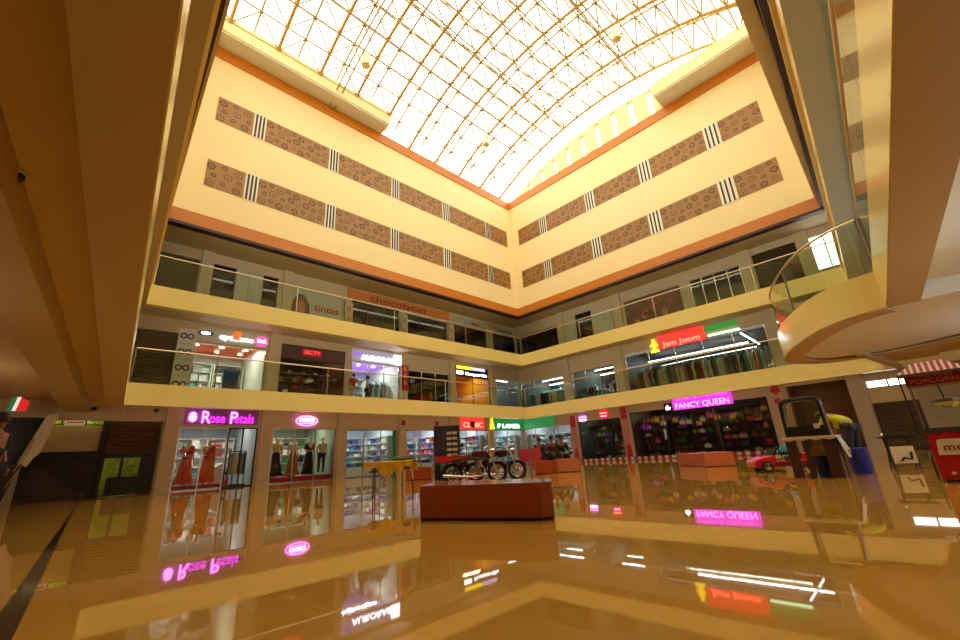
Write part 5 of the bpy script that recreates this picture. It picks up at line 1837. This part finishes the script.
MB().yprism([(-.11, .12), (.11, .12), (.16, .17), (-.08, .18)], -.09, -.08).build('flap', mat('carton_tan', (206, 176, 130), .7), bx_)
t = thing('glass_display_case', 'black round-cornered framed glass case standing on the dark table', 'display case', (-14.5, -18.15, .66), -PI / 2)


def rr(w_, h_, r, n=5):
    P = []
    for cx, cz, a0_ in ((w_ - r, h_ - r, 0), (-w_ + r, h_ - r, 90)):
        for k in range(n + 1):
            a = math.radians(a0_ + 90 * k / n)
            P.append((cx + r * math.cos(a), cz + r * math.sin(a)))
    P += [(-w_ - .02, 0), (w_ + .02, 0)]
    return P


ring = rr(.27, .62, .1)
MB().tube([(q_[0], 0, q_[1]) for q_ in ring], .036, 8, closed=True).build('front_frame', M_black, t, smooth=True)
MB().tube([(q_[0], .3, q_[1]) for q_ in ring], .018, 8, closed=True).build('rear_frame', M_chrome, t, smooth=True)
MB().yprism([(-.27, .0), (.27, .0), (.265, .17), (-.265, .17)], -.01, .03).build('lower_panel', M_black, t)
MB().yprism(rr(.25, .6, .09), .0, .006).build('front_glass', mat('case_glass', (110, 104, 74), .08, spec=.6) if False else M_glass, t)
for z in (.25, .45, .58):
    MB().tube([(.28, 0, z), (.28, .3, z)], .012, 6).build('side_bar', M_chrome, t)
MB().box(.12, .2, -.03, -.012, .12, .2).build('paper_tag', GM['cream'], t)
figure('person', 'person in a yellow printed top bending over behind the dark table', 'person', (-13.0, -18.55, 0), 2.6, BEND, .9, SKIN, HAIR, DC('yellow_print', (206, 204, 40)), DC('grey_trs', (50, 54, 60)), 'short')
# folding stand with poster
t = thing('folding_stand', 'black folding stand with a white picture board near the right wall', 'stand', (-12.3, -19.12, 0), -PI / 2 + .25)
for x in (-.18, .18):
    MB().tube([(x, -.1, 0), (x * .9, .1, .55)], .016, 6).build('leg', M_black, t)
    MB().tube([(x, .18, 0), (x * .9, -.04, .5)], .016, 6).build('leg', M_black, t)
MB().box(-.24, .24, -.12, .16, .55, .58).build('top', M_black, t)
MB().box(-.15, .17, -.09, -.07, .1, .4).build('board', GM['cream'], t)
MB().tube([(-.05, -.1, .14), (.0, -.1, .2), (.1, -.1, .17), (.12, -.1, .3)], .018, 6).build('picture_print', M_black, t)
MB().lathe([(.001, -.03), (.03, 0), (.001, .03)], 10, c=(-.2, -.12, .62)).build('silver_knob', M_chrome, t, smooth=True)

# popcorn cart
t = thing('popcorn_cart', 'red popcorn cart with glass case, kettle and striped canopy at the right edge', 'popcorn cart', (-15.55, -19.55, 0), -PI / 2)
PR = mat('cart_red', (190, 12, 22), .3, coat=.4)
wd = .52
MB().bbox(0, wd, 0, .42, .03, .6, .015).build('base_cabinet', PR, t)
MB().box(.03, wd - .03, .03, .39, 0, .03).build('plinth', M_black, t)
MB().box(-.005, wd + .005, -.006, .43, .6, .66).build('counter_rim', mat('grey_rim', (90, 96, 96), .3, .6), t)
lg_ = MB().yprism(rr(.17, .19, .03, 3), -.012, -.002)
lg_.build('logo_panel', GM['white'], t, loc=(.24, 0, .33))
lettering('mera', .13, mat('logo_maroon', (150, 20, 60), .4), t, .26, -.015, .42, .3, .004)
MB().box(.1, .14, -.008, -.002, .1, .13).build('small_mark', GM['white'], t)
for (x, y) in ((.012, .012), (wd - .012, .012), (.012, .4), (wd - .012, .4)):
    MB().box(x - .012, x + .012, y - .012, y + .012, .66, 1.22).build('case_post', M_chrome, t)
MB().box(.02, wd - .02, .008, .013, .66, 1.22).build('front_glass', M_glass, t)
MB().box(.008, .013, .02, .39, .66, 1.22).build('side_glass', M_glass, t)
MB().box(-.01, wd + .01, -.015, .42, 1.2, 1.36).build('header_box', mat('header_red', (120, 12, 24), .35), t)
MH = mat('header_letters', (214, 130, 130), .4)
lettering('TIME PASS', .055, MH, t, .26, -.018, 1.315, .36, .003)
lettering('POPCORN', .085, MH, t, .26, -.018, 1.25, .44, .003)
MB().lathe([(.02, -.1), (.08, -.1), (.125, -.055), (.13, -.02), (.13, .02), (.05, .04), (.01, .045)], 24, c=(.29, .2, 1.0)).build('kettle', M_chrome, t, smooth=True)
MB().tube([(.29, .2, 1.04), (.28, .2, 1.2)], .008, 6).build('kettle_rod', M_black, t)
MB().tube([(.29, .07, 1.0), (.29, -.0 + .03, .98)], .008, 6).build('kettle_handle', M_black, t)
can = MB()
x0, x1, y0, y1 = -.07, wd + .07, -.07, .49
z0, zt = 1.36, 1.52
AP = (.22, .2, zt)
can.add([(x0, y0, z0), (x1, y0, z0), (x1, y1, z0), (x0, y1, z0), (x0 + .18, .2, zt), (x1 - .18, .2, zt)], [(0, 1, 5, 4), (1, 2, 5), (2, 3, 4, 5), (3, 0, 4), (0, 3, 2, 1)])
M_can = bpy.data.materials.new('striped_canopy')
M_can.use_nodes = True
nt = M_can.node_tree
tcn = nt.nodes.new('ShaderNodeTexCoord')
wv = nt.nodes.new('ShaderNodeTexWave')
wv.inputs['Scale'].default_value = 5.2
wv.bands_direction = 'X'
crn = nt.nodes.new('ShaderNodeValToRGB')
crn.color_ramp.interpolation = 'CONSTANT'
crn.color_ramp.elements[0].color = lin((150, 30, 36))
crn.color_ramp.elements[1].color = lin((220, 190, 170))
crn.color_ramp.elements[1].position = .6
nt.links.new(tcn.outputs['Object'], wv.inputs['Vector'])
nt.links.new(wv.outputs['Fac'], crn.inputs['Fac'])
nt.links.new(crn.outputs['Color'], nt.nodes['Principled BSDF'].inputs['Base Color'])
can.build('canopy', M_can, t)
MB().box(x0, x1, y0, y0 + .01, z0 - .035, z0).box(x0, x0 + .01, y0, y1, z0 - .035, z0).build('canopy_trim', mat('trim_grey', (110, 100, 90), .4), t)
MB().tube([(-.06, -.05, 1.33), (-.06, -.05, .6), (-.0, .0, .55)], .009, 6).build('side_pole', M_black, t)
w_ = MB().torus(.17, .015, (0, 0, 0), 'x', 24, 6).build('cart_wheel', M_black, t, loc=(-.03, .3, .185))
sp_ = MB()
for k in range(10):
    a = 2 * PI * k / 10
    sp_.tube([(0, 0, 0), (0, .17 * math.cos(a), .17 * math.sin(a))], .005, 4)
sp_.build('spokes', M_steel, w_)

# ================================================================== WORLD AND LIGHTS
wd_ = bpy.data.worlds.new('World')
bpy.context.scene.world = wd_
wd_.use_nodes = True
bg_ = wd_.node_tree.nodes['Background']
bg_.inputs['Color'].default_value = (1.0, 0.945, 0.80, 1)
bg_.inputs['Strength'].default_value = 3.9
# fill lamps added to brighten the near galleries and the balcony underside
def lamp(x, y, z, pw, col=(1, .84, .62), r=.06):
    l = bpy.data.lights.new('fill_light', 'POINT')
    l.energy = pw
    l.color = col
    l.shadow_soft_size = r
    o = bpy.data.objects.new('fill_light', l)
    C.objects.link(o)
    o.location = (x, y, z)


for w in 'AB':  # unseen strip lamps added behind the fascia to brighten the gallery shopfronts
    for k, z, pw in ((0, 3.5, 16), (1, 7.38, 42), (2, 11.12, 62)):
        l = bpy.data.lights.new('gallery_fill', 'AREA')
        l.shape = 'RECTANGLE'
        l.size, l.size_y = 20, .12
        l.energy = pw
        l.color = (1, .93, .76)
        o = bpy.data.objects.new('gallery_fill', l)
        C.objects.link(o)
        o.location = pos(w, -11 if w == 'A' else 9.5, .46, z)
        o.rotation_euler = (PI / 2, 0, ROT[w])
for (x, y) in ((-26.5, -3), (-26.5, -11), (-8.5, -23.0), (-15, -23)):
    lamp(x, y, 2.6, 40 if x < -20 else 150, (1, .84, .62) if x < -20 else (.92, .96, 1))
bpy.context.scene.cycles.diffuse_bounces = 6

vs_ = bpy.context.scene.view_settings
vs_.view_transform = 'Standard'
vs_.look = 'None'
vs_.gamma = 1
vs_.exposure = 0.1
